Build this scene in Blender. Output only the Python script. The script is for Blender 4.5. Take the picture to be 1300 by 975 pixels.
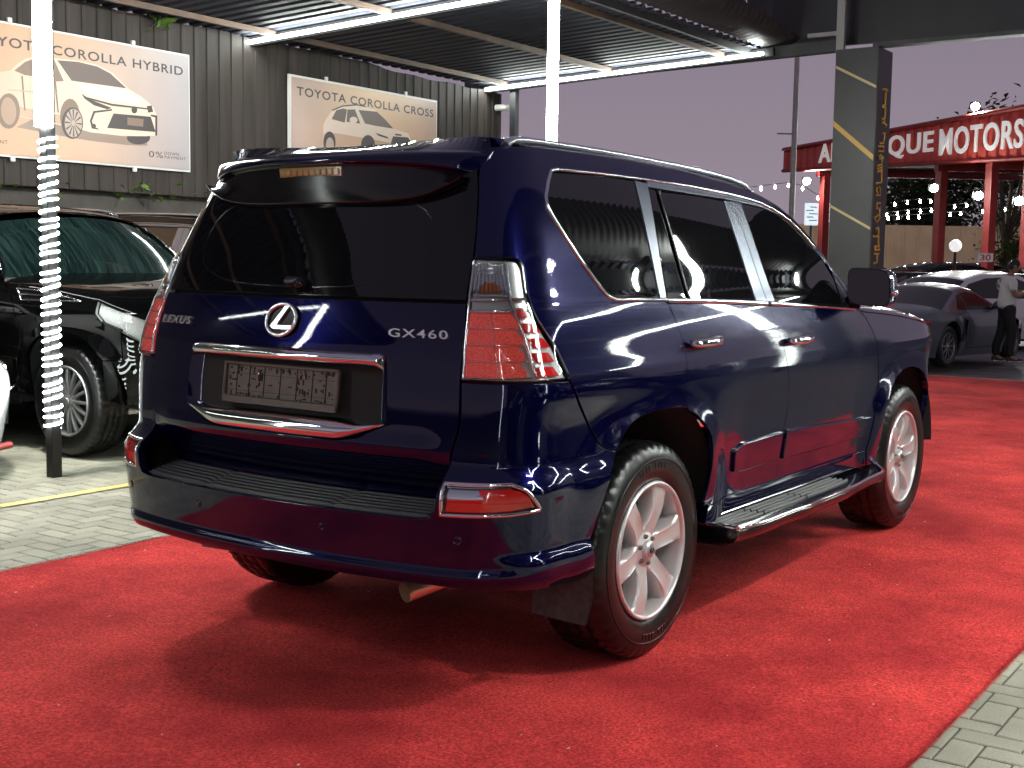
import bpy, math, random
import numpy as np
from mathutils import Vector, Matrix
from mathutils.geometry import delaunay_2d_cdt
random.seed(7); rng = np.random.default_rng(7)
SC = bpy.context.scene
for o in list(bpy.data.objects): bpy.data.objects.remove(o)
COL = SC.collection
R_ = math.radians

# ------------------------------------------------------------------ camera
CAM_POS = (-3.85993, -2.98390, 1.39376)
def cam_axes(yaw, pitch, roll):
    f = np.array([math.cos(yaw)*math.cos(pitch), math.sin(yaw)*math.cos(pitch), math.sin(pitch)])
    r = np.array([math.sin(yaw), -math.cos(yaw), 0.0]); u = np.cross(r, f)
    c, s = math.cos(roll), math.sin(roll)
    return c*r+s*u, -s*r+c*u, f
_r, _u, _f = cam_axes(0.606564, -0.0977469, 0.0151898)
cd = bpy.data.cameras.new("camera"); cam = bpy.data.objects.new("camera", cd); COL.objects.link(cam)
cam.matrix_world = Matrix(((_r[0], _u[0], -_f[0], CAM_POS[0]), (_r[1], _u[1], -_f[1], CAM_POS[1]), (_r[2], _u[2], -_f[2], CAM_POS[2]), (0, 0, 0, 1)))
cd.sensor_width = 36; cd.lens = 1593.75/1300*36; cd.clip_start = .05; cd.clip_end = 2000
SC.camera = cam

# ------------------------------------------------------------------ sky (hazy dusk), exposure
W = bpy.data.worlds.new("World"); SC.world = W; W.use_nodes = True
nt = W.node_tree; nt.nodes.clear()
def N(t, typ, **kw):
    n = t.nodes.new(typ)
    for k, v in kw.items(): setattr(n, k, v)
    return n
_o = N(nt, 'ShaderNodeOutputWorld'); _b = N(nt, 'ShaderNodeBackground'); _b2 = N(nt, 'ShaderNodeBackground'); _ad = N(nt, 'ShaderNodeAddShader')
_tc = N(nt, 'ShaderNodeTexCoord'); _sx = N(nt, 'ShaderNodeSeparateXYZ'); _rp = N(nt, 'ShaderNodeValToRGB')
_sky = N(nt, 'ShaderNodeTexSky'); _sky.sky_type = 'NISHITA'; _sky.sun_disc = False; _sky.sun_elevation = R_(1.0); _sky.sun_rotation = R_(200); _sky.dust_density = 5
nt.links.new(_tc.outputs['Generated'], _sx.inputs[0]); nt.links.new(_sx.outputs['Z'], _rp.inputs[0])
_rp.color_ramp.elements[0].position = 0.0; _rp.color_ramp.elements[0].color = (.325, .268, .320, 1)
_rp.color_ramp.elements[1].position = 0.9; _rp.color_ramp.elements[1].color = (.125, .112, .165, 1)
_e = _rp.color_ramp.elements.new(.22); _e.color = (.228, .188, .250, 1)
nt.links.new(_rp.outputs[0], _b.inputs[0]); _b.inputs[1].default_value = 1.0
nt.links.new(_sky.outputs[0], _b2.inputs[0]); _b2.inputs[1].default_value = 0.015
nt.links.new(_b.outputs[0], _ad.inputs[0]); nt.links.new(_b2.outputs[0], _ad.inputs[1]); nt.links.new(_ad.outputs[0], _o.inputs[0])
SC.view_settings.view_transform = 'Standard'; SC.view_settings.look = 'None'
SC.view_settings.exposure = 0.0; SC.view_settings.gamma = 1.0
FLOOD = 1150.0
LED = 110.0        # radiance of the white lamp tubes
SC.cycles.max_bounces = 8; SC.cycles.glossy_bounces = 4; SC.cycles.transmission_bounces = 6
SC.cycles.sample_clamp_indirect = 6.0
SC.cycles.caustics_reflective = False; SC.cycles.caustics_refractive = False

# ------------------------------------------------------------------ materials
def mat(name, col=(.5, .5, .5), rough=.5, metal=0., coat=0., emit=None, es=0., trans=0., ior=1.5, spec=.5, crough=.03):
    m = bpy.data.materials.new(name); m.use_nodes = True
    b = m.node_tree.nodes['Principled BSDF']
    b.inputs['Base Color'].default_value = (*col, 1); b.inputs['Roughness'].default_value = rough
    b.inputs['Metallic'].default_value = metal; b.inputs['Coat Weight'].default_value = coat; b.inputs['Coat Roughness'].default_value = crough
    b.inputs['IOR'].default_value = ior; b.inputs['Transmission Weight'].default_value = trans; b.inputs['Specular IOR Level'].default_value = spec
    if emit: b.inputs['Emission Color'].default_value = (*emit, 1); b.inputs['Emission Strength'].default_value = es
    return m
def bsdf(m): return m.node_tree.nodes['Principled BSDF']
def noisy(m, scale=20., amt=.25, bump=0., bscale=None, detail=4., rough_amt=0., coord='Object', dist=.01, c2=None, stretch=None):
    """mottle the base colour with noise; optional bump and roughness variation"""
    t = m.node_tree; b = bsdf(m); col = tuple(b.inputs['Base Color'].default_value)
    tc = N(t, 'ShaderNodeTexCoord'); src = tc.outputs[coord]
    if stretch:
        mp = N(t, 'ShaderNodeMapping'); mp.inputs['Scale'].default_value = stretch; t.links.new(src, mp.inputs[0]); src = mp.outputs[0]
    n = N(t, 'ShaderNodeTexNoise'); n.inputs['Scale'].default_value = scale; n.inputs['Detail'].default_value = detail; n.inputs['Roughness'].default_value = .6
    t.links.new(src, n.inputs['Vector'])
    r = N(t, 'ShaderNodeValToRGB'); r.color_ramp.elements[0].position = .3; r.color_ramp.elements[1].position = .7
    lo = [c*(1-amt) for c in col[:3]]; hi = [c*(1+amt) for c in col[:3]] if c2 is None else c2
    r.color_ramp.elements[0].color = (*lo, 1); r.color_ramp.elements[1].color = (*hi, 1)
    t.links.new(n.outputs[0], r.inputs[0]); t.links.new(r.outputs[0], b.inputs['Base Color'])
    if bump:
        n2 = N(t, 'ShaderNodeTexNoise'); n2.inputs['Scale'].default_value = bscale or scale; n2.inputs['Detail'].default_value = 3
        t.links.new(src, n2.inputs['Vector'])
        bp = N(t, 'ShaderNodeBump'); bp.inputs['Strength'].default_value = bump; bp.inputs['Distance'].default_value = dist
        t.links.new(n2.outputs[0], bp.inputs['Height']); t.links.new(bp.outputs[0], b.inputs['Normal'])
    if rough_amt:
        mr = N(t, 'ShaderNodeMapRange'); r0 = b.inputs['Roughness'].default_value
        mr.inputs['To Min'].default_value = max(.02, r0-rough_amt); mr.inputs['To Max'].default_value = min(1, r0+rough_amt)
        t.links.new(n.outputs[0], mr.inputs[0]); t.links.new(mr.outputs[0], b.inputs['Roughness'])
    return m

# ------------------------------------------------------------------ mesh collector
def unit(v): 
    v = np.asarray(v, float); return v/(np.linalg.norm(v, axis=-1, keepdims=True)+1e-12)
class Geo:
    def __init__(s): s.V = []; s.F = []; s.NL = []; s.MI = []; s.n = 0
    def add(s, V, F, N=None, mi=0, smooth=False):
        """N: per face list of per corner normals; smooth: average over shared vertices"""
        V = np.asarray(V, float)
        if N is None:
            fn = []
            for f in F:
                a = V[f[0]]; nn = np.zeros(3)
                for i in range(1, len(f)-1): nn += np.cross(V[f[i]]-a, V[f[i+1]]-a)
                fn.append(nn)
            if smooth:
                vn = np.zeros_like(V)
                for f, nn in zip(F, fn):
                    for i in f: vn[i] += nn
                lim = math.cos(smooth if smooth is not True else R_(50))
                vn = unit(vn); N = []
                for f, nn in zip(F, fn):
                    u = unit(nn); N.append([vn[i] if vn[i] @ u > lim else u for i in f])
            else: N = [[unit(nn)]*len(f) for f, nn in zip(F, fn)]
        for f, nl in zip(F, N):
            s.F.append([i+s.n for i in f]); s.NL.extend(nl); s.MI.append(mi)
        s.V.append(V); s.n += len(V); return s
    def merge(s, g, mirror=False, xf=None, mi=None):
        V = np.concatenate(g.V) if g.V else np.zeros((0, 3)); NLa = np.array(g.NL); k = 0; N = []; F = []
        S = np.array([1, -1, 1.]) if mirror else np.ones(3)
        for f in g.F:
            nl = NLa[k:k+len(f)]*S; k += len(f)
            if xf is not None: nl = nl @ np.array(xf.to_3x3()).T
            if mirror: f = f[::-1]; nl = nl[::-1]
            F.append(list(f)); N.append(list(nl))
        V = V*S
        if xf is not None: V = V @ np.array(xf.to_3x3()).T + np.array(xf.translation)
        m0 = g.MI
        for f, nl, m in zip(F, N, m0):
            s.F.append([i+s.n for i in f]); s.NL.extend(nl); s.MI.append(m if mi is None else mi)
        s.V.append(V); s.n += len(V); return s
    # primitives ----------------------------------------------------
    def box(s, c, d, rot=None, bev=0., mi=0):
        x, y, z = [a/2 for a in d]
        if bev <= 0:
            V = np.array([[i*x, j*y, k*z] for i in (-1, 1) for j in (-1, 1) for k in (-1, 1)], float)
            F = [[0, 1, 3, 2], [4, 6, 7, 5], [0, 4, 5, 1], [2, 3, 7, 6], [0, 2, 6, 4], [1, 5, 7, 3]]
        else:
            b = min(bev, x*.99, y*.99, z*.99); V = []; idx = {}
            for i in (-1, 1):
                for j in (-1, 1):
                    for k in (-1, 1):
                        for ax in range(3):
                            p = [i*(x-b), j*(y-b), k*(z-b)]; p[ax] = (i, j, k)[ax]*(x, y, z)[ax]
                            idx[i, j, k, ax] = len(V); V.append(p)
            V = np.array(V); F = []
            for ax in range(3):
                for sg in (-1, 1):
                    o1, o2 = [a for a in range(3) if a != ax]; q = []
                    for a, bb in ((-1, -1), (1, -1), (1, 1), (-1, 1)):
                        k = [0]*3; k[ax] = sg; k[o1] = a; k[o2] = bb; q.append(idx[(*k, ax)])
                    F.append(q)
            for ax in range(3):
                o1, o2 = [a for a in range(3) if a != ax]
                for a in (-1, 1):
                    for bb in (-1, 1):
                        k0 = [0]*3; k1 = [0]*3; k0[ax] = -1; k1[ax] = 1
                        for k in (k0, k1): k[o1] = a; k[o2] = bb
                        F.append([idx[(*k0, o1)], idx[(*k1, o1)], idx[(*k1, o2)], idx[(*k0, o2)]])
            for i in (-1, 1):
                for j in (-1, 1):
                    for k in (-1, 1): F.append([idx[i, j, k, a] for a in range(3)])
            F2 = []
            for f in F:
                nn = np.cross(V[f[1]]-V[f[0]], V[f[2]]-V[f[0]]); F2.append(f if nn @ V[f].mean(0) > 0 else f[::-1])
            F = F2
        if rot is not None: V = V @ np.array(rot.to_3x3()).T
        return s.add(V+np.array(c, float), F, mi=mi)
    def tube(s, path, r, n=10, mi=0, caps=True, closed=False, up=(0, 0, 1), flat=None):
        """sweep a circle (or an n-point profile 'flat' of (a,b)) along a path; r may be a list"""
        Pt = np.array(path, float); L = len(Pt); r = np.broadcast_to(np.array(r, float), (L,))
        T = np.roll(Pt, -1, 0)-np.roll(Pt, 1, 0)
        if not closed: T[0] = Pt[1]-Pt[0]; T[-1] = Pt[-1]-Pt[-2]
        T = unit(T); U = []; u = np.array(up, float)
        if abs(T[0] @ unit(u)) > .95: u = np.array([1., .2, 0])
        for t in T:
            u = unit(u-t*(u @ t)); U.append(u)
        U = np.array(U); B = np.cross(T, U)
        if flat is None: prof = [(math.cos(2*math.pi*k/n), math.sin(2*math.pi*k/n)) for k in range(n)]
        else: prof = flat; n = len(prof)
        V = np.concatenate([np.array([Pt[i]+r[i]*(a*U[i]+b*B[i]) for a, b in prof]) for i in range(L)])
        F = []
        for i in range(L if closed else L-1):
            j = (i+1) % L
            for k in range(n): F.append([i*n+k, i*n+(k+1) % n, j*n+(k+1) % n, j*n+k][::-1])
        if caps and not closed: F += [list(range(n)), [(L-1)*n+k for k in range(n)][::-1]]
        F = [f[::-1] for f in F] if _inward(V, F, Pt) else F
        return s.add(V, F, mi=mi, smooth=True)
    def lathe(s, prof, n=32, c=(0, 0, 0), axis='z', mi=0, smooth=True, a0=0., a1=2*math.pi, mod=None):
        """prof: list of (radius, height along axis)"""
        full = abs(a1-a0-2*math.pi) < 1e-6; m = n if full else n+1; V = []
        for i in range(m):
            a = a0+(a1-a0)*i/n
            for k, (r, h) in enumerate(prof):
                rr = r+(mod(i, k) if mod else 0)
                x, y = rr*math.cos(a), rr*math.sin(a)
                V.append({'z': (x, y, h), 'y': (x, h, y), 'x': (h, x, y)}[axis])
        K = len(prof); F = []
        for i in range(n):
            j = (i+1) % m
            for k in range(K-1):
                q = [i*K+k, j*K+k, j*K+k+1, i*K+k+1]; F.append(q[::-1] if axis == 'y' else q)
        return s.add(np.array(V)+np.array(c, float), F, mi=mi, smooth=smooth)
    def loft(s, secs, mi=0, closed=False, caps=False, smooth=True, flip=False):
        secs = np.array(secs, float); L, K = secs.shape[:2]; V = secs.reshape(-1, 3); F = []
        for i in range(L-1):
            for k in range(K if closed else K-1):
                q = [i*K+k, i*K+(k+1) % K, (i+1)*K+(k+1) % K, (i+1)*K+k]; F.append(q[::-1] if flip else q)
        if caps:
            a = list(range(K)); b = [(L-1)*K+k for k in range(K)][::-1]
            F += [a[::-1], b[::-1]] if not flip else [a, b]
        return s.add(V, F, mi=mi, smooth=smooth)
    def prism(s, poly, h, frame=None, mi=0, z0=0.):
        """2-D outline extruded by h along the frame's z (frame: Matrix)"""
        P2 = [Vector((a, b)) for a, b in poly]
        ar = sum(P2[i].x*P2[(i+1) % len(P2)].y-P2[(i+1) % len(P2)].x*P2[i].y for i in range(len(P2)))
        if ar < 0: P2 = P2[::-1]
        n = len(P2); V = [(a.x, a.y, z0+h) for a in P2]+[(a.x, a.y, z0) for a in P2]
        r = delaunay_2d_cdt(P2, [], [list(range(n))], 1, 1e-6)
        top = [list(f) for f in r[2]] if len(r[0]) == n else [list(range(n))]
        if len(r[0]) == n:
            mp = [o[0] for o in r[3]]; top = [[mp[i] for i in f] for f in top]
        F = [f for f in top]+[[i+n for i in f][::-1] for f in top]
        F += [[i, i+n, (i+1) % n+n, (i+1) % n] for i in range(n)]
        V = np.array(V, float)
        if frame is not None: V = V @ np.array(frame.to_3x3()).T+np.array(frame.translation)
        return s.add(V, F, mi=mi)
    def build(s, name, mats, parent=None, kind=None):
        me = bpy.data.meshes.new(name); V = np.concatenate(s.V) if s.V else np.zeros((0, 3))
        me.from_pydata(V.tolist(), [], s.F)
        mats = mats if isinstance(mats, (list, tuple)) else [mats]
        for m in mats: me.materials.append(m)
        me.polygons.foreach_set('material_index', s.MI); me.polygons.foreach_set('use_smooth', [True]*len(s.F))
        me.normals_split_custom_set([tuple(x) for x in s.NL]); me.update()
        o = bpy.data.objects.new(name, me); COL.objects.link(o)
        if parent is not None: o.parent = parent
        if kind: o['kind'] = kind
        return o
def _inward(V, F, path):
    f = F[0]; c = V[f].mean(0); nn = np.cross(V[f[1]]-V[f[0]], V[f[2]]-V[f[0]])
    return nn @ (c-(path[0]+path[1])/2) < 0
def thing(name, label, cat, loc=(0, 0, 0), rz=0., group=None):
    o = bpy.data.objects.new(name, None); COL.objects.link(o); o.location = loc; o.rotation_euler = (0, 0, rz); o.empty_display_size = .2
    return tag(o, label, cat, group)
def tag(o, label, cat, group=None):
    o['label'] = label; o['category'] = cat
    if group: o['group'] = group
    return o
def copy_tree(o, parent=None):
    c = o.copy(); COL.objects.link(c)
    if parent is not None: c.parent = parent; c.matrix_parent_inverse = o.matrix_parent_inverse.copy()
    for ch in list(o.children): copy_tree(ch, c)
    return c
def text_geo(txt, size, sx=1., ext=.004, space=1., bold=0.):
    """letters as geometry in their own x-y plane, starting at x = 0"""
    cu = bpy.data.curves.new('t', 'FONT'); cu.body = txt; cu.size = size; cu.extrude = ext; cu.space_character = space; cu.offset = bold; cu.resolution_u = 4
    o = bpy.data.objects.new('t', cu); COL.objects.link(o); dg = bpy.context.evaluated_depsgraph_get(); dg.update()
    me = bpy.data.meshes.new_from_object(o.evaluated_get(dg)); g = Geo()
    V = np.array([v.co[:] for v in me.vertices], float).reshape(-1, 3); V[:, 0] *= sx
    g.add(V, [list(p.vertices) for p in me.polygons]); w = (V[:, 0].min(), V[:, 0].max(), V[:, 1].min(), V[:, 1].max())
    bpy.data.objects.remove(o); bpy.data.curves.remove(cu); bpy.data.meshes.remove(me)
    return g, w
def frame_of(o, x, y):
    """matrix with origin o, x axis x, y axis y"""
    x = Vector(x).normalized(); y = Vector(y); z = x.cross(y).normalized(); y = z.cross(x)
    return Matrix(((x.x, y.x, z.x, o[0]), (x.y, y.y, z.y, o[1]), (x.z, y.z, z.z, o[2]), (0, 0, 0, 1)))
def fit_text(g, w, x0, x1, y0, y1):
    return Matrix.Translation((x0, y0, 0)) @ Matrix.Diagonal(((x1-x0)/(w[1]-w[0]), (y1-y0)/(w[3]-w[2]), 1, 1)) @ Matrix.Translation((-w[0], -w[2], 0))
def inside(poly, pts):
    x, y = pts[:, 0], pts[:, 1]; r = np.zeros(len(pts), bool); n = len(poly)
    for i in range(n):
        x1, y1 = poly[i]; x2, y2 = poly[(i+1) % n]
        c = ((y1 > y) != (y2 > y)); r ^= c & (x < (x2-x1)*(y-y1)/(y2-y1+1e-15)+x1)
    return r
def resample(poly, ds, closed=True):
    P = np.array(poly, float); out = []; n = len(P)
    for i in range(n if closed else n-1):
        a, b = P[i], P[(i+1) % n]; k = max(1, int(math.ceil(np.linalg.norm(b-a)/ds)))
        for j in range(k): out.append(a+(b-a)*j/k)
    if not closed: out.append(P[-1])
    return np.array(out)
def smooth_poly(poly, it=1, keep=50):
    """round an outline: Chaikin cuts at corners flatter than 'keep' degrees of turn"""
    P = np.array(poly, float)
    for _ in range(it):
        out = []; n = len(P)
        for i in range(n):
            a, b, c = P[i-1], P[i], P[(i+1) % n]; u, v = unit(b-a), unit(c-b)
            ang = math.degrees(math.acos(max(-1, min(1, float(u @ v)))))
            if ang > keep or ang < 1: out.append(b)
            else: out += [b+(a-b)*.22, b+(c-b)*.22]
        P = np.array(out)
    return P
# ---- body surface of the near SUV (x forward, y left, z up; right side has y<0) ----
def sm(a,b,x):
    t=np.clip((x-a)/(b-a),0,1); return t*t*(3-2*t)
def mono(xs,ys):
    xs=np.array(xs,float); ys=np.array(ys,float)
    h=np.diff(xs); d=np.diff(ys)/h; m=np.zeros_like(xs)
    for i in range(1,len(xs)-1):
        if d[i-1]*d[i]>0:
            w1=2*h[i]+h[i-1]; w2=h[i]+2*h[i-1]
            m[i]=(w1+w2)/(w1/d[i-1]+w2/d[i])
    m[0]=d[0]; m[-1]=d[-1]
    def f(x):
        x=np.asarray(x,float); i=np.clip(np.searchsorted(xs,x)-1,0,len(xs)-2)
        t=(x-xs[i])/h[i]
        t=np.clip(t,-.5,1.5)
        return ((1+2*t)*(1-t)**2*ys[i]+t*(1-t)**2*h[i]*m[i]+t*t*(3-2*t)*ys[i+1]+t*t*(t-1)*h[i]*m[i+1])
    return f
W0=mono([.28,.45,.60,.73,.81,.93,1.02,1.08,1.14,1.20,1.25,1.29,1.42,1.58,1.70,1.78,1.84],
        [.866,.894,.918,.934,.9385,.941,.938,.929,.916,.899,.880,.862,.810,.746,.694,.650,.595])
XR=mono([.36,.55,.66,.80,.95,1.04,1.10,1.16,1.40,1.60,1.72,1.84],
        [-.915,-.93,-.935,-.935,-.93,-.92,-.912,-.897,-.812,-.732,-.675,-.60])
WZ,AR,FR=.385,0.0,2.79
def side_y(x,z):
    x=np.asarray(x,float); z=np.asarray(z,float)
    w=W0(z)
    # plan taper
    w=w-.030*np.clip((1.0-x)/1.6,0,2)**2*sm(.2,.9,z)-.016*np.clip((x-1.4)/1.5,0,2)**2
    w=w-.26*np.clip((x-3.02)/.66,0,2)**2.3
    # shoulder above the rear wheel and front wing
    w=w+.012*np.exp(-((z-1.0)/.07)**2)*(sm(.9,-.4,x)+sm(2.0,2.7,x))
    # flares round the wheel arches
    for cx in (AR,FR):
        d=np.hypot(x-cx,(z-WZ)); 
        w=w+.026*sm(.66,.47,d)*sm(1.02,.7,z)
    # scalloped doors
    w=w-.022*sm(.42,.80,x)*sm(2.40,2.0,x)*sm(1.0,.76,z)*sm(.36,.60,z)
    return w
def corner(z):
    # rear corner end points at height z : A on the rear face, B on the side
    w0=W0(z); xr=XR(z)
    ya=w0-.20; xa=xr+.085*(ya/.75)**2*1.0
    xb=xa+.27
    return ya,xa,xb
X1=.20
def P(u,z):
    u=np.asarray(u,float); z=np.asarray(z,float)+0*u; u=u+0*z
    ya,xa,xb=corner(z)
    # rear
    y=np.clip(u,-1,1)*ya
    x=XR(z)+.085*(y/.75)**2
    # corner bezier
    t=np.clip(u-1,0,1)
    yb=side_y(xb,z); e=.05
    sl=2*.085*ya/.75**2   # dx/dy at A
    sb=(side_y(xb+e,z)-side_y(xb,z))/e   # dy/dx at B
    k=.135
    ax,ay=xa+sl*k,ya+k
    bx,by=xb-k*1.15,yb-sb*k*1.15
    b0=(1-t)**3;b1=3*t*(1-t)**2;b2=3*t*t*(1-t);b3=t**3
    cx=b0*xa+b1*ax+b2*bx+b3*xb; cy=b0*ya+b1*ay+b2*by+b3*yb
    # side
    s=np.clip(u-2,0,1); X=np.where(u<3,xb+(X1-xb)*s,X1+(u-3))
    Y=side_y(X,z)
    x=np.where(u<=1,x,np.where(u<=2,cx,X)); y=np.where(u<=1,y,np.where(u<=2,cy,Y))
    return np.stack([x,-y,z],-1)
def umap(m):  # metric coordinate -> u
    m=np.asarray(m,float)
    return np.where(m<.72,m/.72,np.where(m<1.06,1+(m-.72)/.34,np.where(m<1.80,2+(m-1.06)/.74,3+(m-1.80))))
def mmap(u):
    u=np.asarray(u,float)
    return np.where(u<1,u*.72,np.where(u<2,.72+(u-1)*.34,np.where(u<3,1.06+(u-2)*.74,1.80+(u-3))))
def PS(m, z):
    """body surface in metric coordinates, either side"""
    m = np.asarray(m, float); p = P(umap(np.abs(m)), z)
    p[..., 1] *= np.where(m < 0, -1, 1)
    return p
def surf_normal(S, m, z):
    e = .004; a = S(m+e, z)-S(m-e, z); b = S(m, z+e)-S(m, z-e)
    n = np.cross(a, b); return n/(np.linalg.norm(n, axis=-1, keepdims=True)+1e-12)
def PB(m, z):
    """rear bumper: the body surface pushed out below its lip"""
    m = np.asarray(m, float); z = np.asarray(z, float); a = np.abs(m); u = umap(a)
    e = .004; p = PS(m, z); d = PS(m+e, z)-PS(m-e, z)
    n = np.stack([d[..., 1], -d[..., 0], 0*d[..., 0]], -1); n = n/(np.linalg.norm(n, axis=-1, keepdims=True)+1e-12)
    wB = 1-.30*sm(.8, 1.6, u)-.45*sm(1.6, 2.25, u)-.25*sm(2.25, 2.65, u)
    o = .075*sm(.785, .69, z)*wB
    o = o+.008*sm(.460, .446, z)*sm(1.7, 1.1, u)-.060*sm(.438, .33, z)
    o = o+.022*sm(.512, .474, z)*sm(1.25, 1.6, u)*sm(2.9, 2.3, u)
    return p+n*o[..., None]
# ------------------------------------------------------------------ ground
def herring(x0, x1, y0, y1, a=.1, joint=.007, h=.008, seed=1):
    """90 degree herringbone of bevelled blocks in one mesh, with a random tone per block"""
    r = np.random.default_rng(seed); V = []; F = []; C_ = []
    nx, ny = int((x1-x0)/a), int((y1-y0)/a)
    for i in range(nx):
        for j in range(ny):
            k = (i-j) % 4
            if k == 0: w, hh = 2*a, a
            elif k == 3: w, hh = a, 2*a
            else: continue
            X, Y = x0+i*a, y0+j*a; n = len(V); b = .005; z = -r.uniform(0, .0015); tx, ty = r.normal(0, .004, 2)
            for (d, zz) in ((joint/2, -h), (joint/2, -.003), (joint/2+b, 0)):
                for (p, q) in ((X+d, Y+d), (X+w-d, Y+d), (X+w-d, Y+hh-d), (X+d, Y+hh-d)): V.append((p, q, zz+z+(p-X-w/2)*tx+(q-Y-hh/2)*ty if zz > -h else zz))
            F.append([n+8, n+9, n+10, n+11])
            for s in (0, 4):
                for e in range(4): F.append([n+s+e, n+s+(e+1) % 4, n+s+4+(e+1) % 4, n+s+4+e])
            c = r.normal(0, 1); C_ += [c]*9
    return V, F, C_
paverM = mat('concrete pavers', (.33, .325, .29), .75)
t = paverM.node_tree; b = bsdf(paverM); at_ = N(t, 'ShaderNodeAttribute'); at_.attribute_name = 'tone'; mr = N(t, 'ShaderNodeMapRange')
mr.inputs['From Min'].default_value = -2; mr.inputs['From Max'].default_value = 2; mr.inputs['To Min'].default_value = .80; mr.inputs['To Max'].default_value = 1.16
tc = N(t, 'ShaderNodeTexCoord'); n1 = N(t, 'ShaderNodeTexNoise'); n1.inputs['Scale'].default_value = 1.3; n1.inputs['Detail'].default_value = 6
n2 = N(t, 'ShaderNodeTexNoise'); n2.inputs['Scale'].default_value = 140; n2.inputs['Detail'].default_value = 3
t.links.new(tc.outputs['Object'], n1.inputs['Vector']); t.links.new(tc.outputs['Object'], n2.inputs['Vector'])
r1 = N(t, 'ShaderNodeValToRGB'); r1.color_ramp.elements[0].color = (.205, .198, .155, 1); r1.color_ramp.elements[1].color = (.37, .357, .280, 1); r1.color_ramp.elements[0].position = .34; r1.color_ramp.elements[1].position = .62
m1 = N(t, 'ShaderNodeMixRGB', blend_type='MULTIPLY'); m1.inputs[0].default_value = 1; m2 = N(t, 'ShaderNodeMixRGB', blend_type='OVERLAY'); m2.inputs[0].default_value = .35
t.links.new(n1.outputs[0], r1.inputs[0]); t.links.new(at_.outputs['Fac'], mr.inputs[0]); t.links.new(r1.outputs[0], m1.inputs[1]); t.links.new(mr.outputs[0], m1.inputs[2])
t.links.new(m1.outputs[0], m2.inputs[1]); t.links.new(n2.outputs[0], m2.inputs[2]); t.links.new(m2.outputs[0], b.inputs['Base Color'])
bp = N(t, 'ShaderNodeBump'); bp.inputs['Strength'].default_value = .35; bp.inputs['Distance'].default_value = .003; t.links.new(n2.outputs[0], bp.inputs['Height']); t.links.new(bp.outputs[0], b.inputs['Normal'])
def paving(name, x0, x1, y0, y1, seed):
    V, F, C_ = herring(x0, x1, y0, y1, seed=seed); me = bpy.data.meshes.new(name); me.from_pydata(V, [], F); me.materials.append(paverM)
    a = me.attributes.new('tone', 'FLOAT', 'FACE'); a.data.foreach_set('value', C_); o = bpy.data.objects.new(name, me); COL.objects.link(o); o['kind'] = 'structure'; o.location.z = -.010
paving('pavement', -5.0, 12.6, 1.75, 8.5, 1); paving('pavement', -4.0, 3.4, -4.6, -1.75, 2)
sandM = noisy(mat('jointing sand', (.06, .057, .048), .95), 8, .3, .3, 200, dist=.003)
asph = noisy(mat('worn concrete road', (.22, .21, .20), .8), 2.2, .35, .4, 130, detail=8, dist=.004)
g = Geo(); g.add([(-30, -40, -.018), (12.6, -40, -.018), (12.6, 40, -.018), (-30, 40, -.018)], [[0, 1, 2, 3]]); g.build('ground', sandM, kind='structure')
g = Geo(); xs = [12.6, 13.2, 14.2, 15.2, 16, 90, 900]; zs = [-.018, -.05, -.17, -.26, -.28, -.28, -.28]
for i in range(6): g.add([(xs[i], -700, zs[i]), (xs[i+1], -700, zs[i+1]), (xs[i+1], 700, zs[i+1]), (xs[i], 700, zs[i])], [[0, 1, 2, 3]])
g.build('road', asph, kind='structure')
yel = noisy(mat('worn yellow road paint', (.62, .47, .16), .6), 30, .3)
g = Geo(); g.add([(-4, 3.70, -.003), (-4, 3.70, -.003), (0, 0, -.003)], []) if False else None
def band(g, x0, y0, x1, y1, w, z):
    d = unit(np.array([x1-x0, y1-y0])); q = np.array([-d[1], d[0]])*w/2
    g.add([(x0-q[0], y0-q[1], z), (x1-q[0], y1-q[1], z), (x1+q[0], y1+q[1], z), (x0+q[0], y0+q[1], z)], [[0, 1, 2, 3]])
band(g, -3.9, 3.26, 12.5, 3.26, .085, -.004); g.build('bay_line', yel, kind='structure')
# carpet: slightly wavy sheet with a fibrous pile
carM = mat('red carpet pile', (.42, .010, .026), .95, spec=.1); t = carM.node_tree; b = bsdf(carM); b.inputs['Sheen Weight'].default_value = .04; b.inputs['Sheen Tint'].default_value = (1, .45, .45, 1); b.inputs['Sheen Roughness'].default_value = .5
tc = N(t, 'ShaderNodeTexCoord'); na = N(t, 'ShaderNodeTexNoise'); na.inputs['Scale'].default_value = 1.6; na.inputs['Detail'].default_value = 7; na.inputs['Roughness'].default_value = .65
nb_ = N(t, 'ShaderNodeTexNoise'); nb_.inputs['Scale'].default_value = 95; nb_.inputs['Detail'].default_value = 4; nb_.inputs['Roughness'].default_value = .75
for n_ in (na, nb_): t.links.new(tc.outputs['Object'], n_.inputs['Vector'])
ra = N(t, 'ShaderNodeValToRGB'); ra.color_ramp.elements[0].position = .36; ra.color_ramp.elements[1].position = .64; ra.color_ramp.elements[0].color = (.42, .016, .021, 1); ra.color_ramp.elements[1].color = (.86, .050, .048, 1)
rb2 = N(t, 'ShaderNodeValToRGB'); rb2.color_ramp.elements[0].position = .36; rb2.color_ramp.elements[1].position = .66; rb2.color_ramp.elements[0].color = (.55, .50, .50, 1); rb2.color_ramp.elements[1].color = (1.35, 2.4, 2.2, 1)
mx = N(t, 'ShaderNodeMixRGB', blend_type='MULTIPLY'); mx.inputs[0].default_value = 1
t.links.new(na.outputs[0], ra.inputs[0]); t.links.new(nb_.outputs[0], rb2.inputs[0]); t.links.new(ra.outputs[0], mx.inputs[1]); t.links.new(rb2.outputs[0], mx.inputs[2]); t.links.new(mx.outputs[0], b.inputs['Base Color'])
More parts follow.
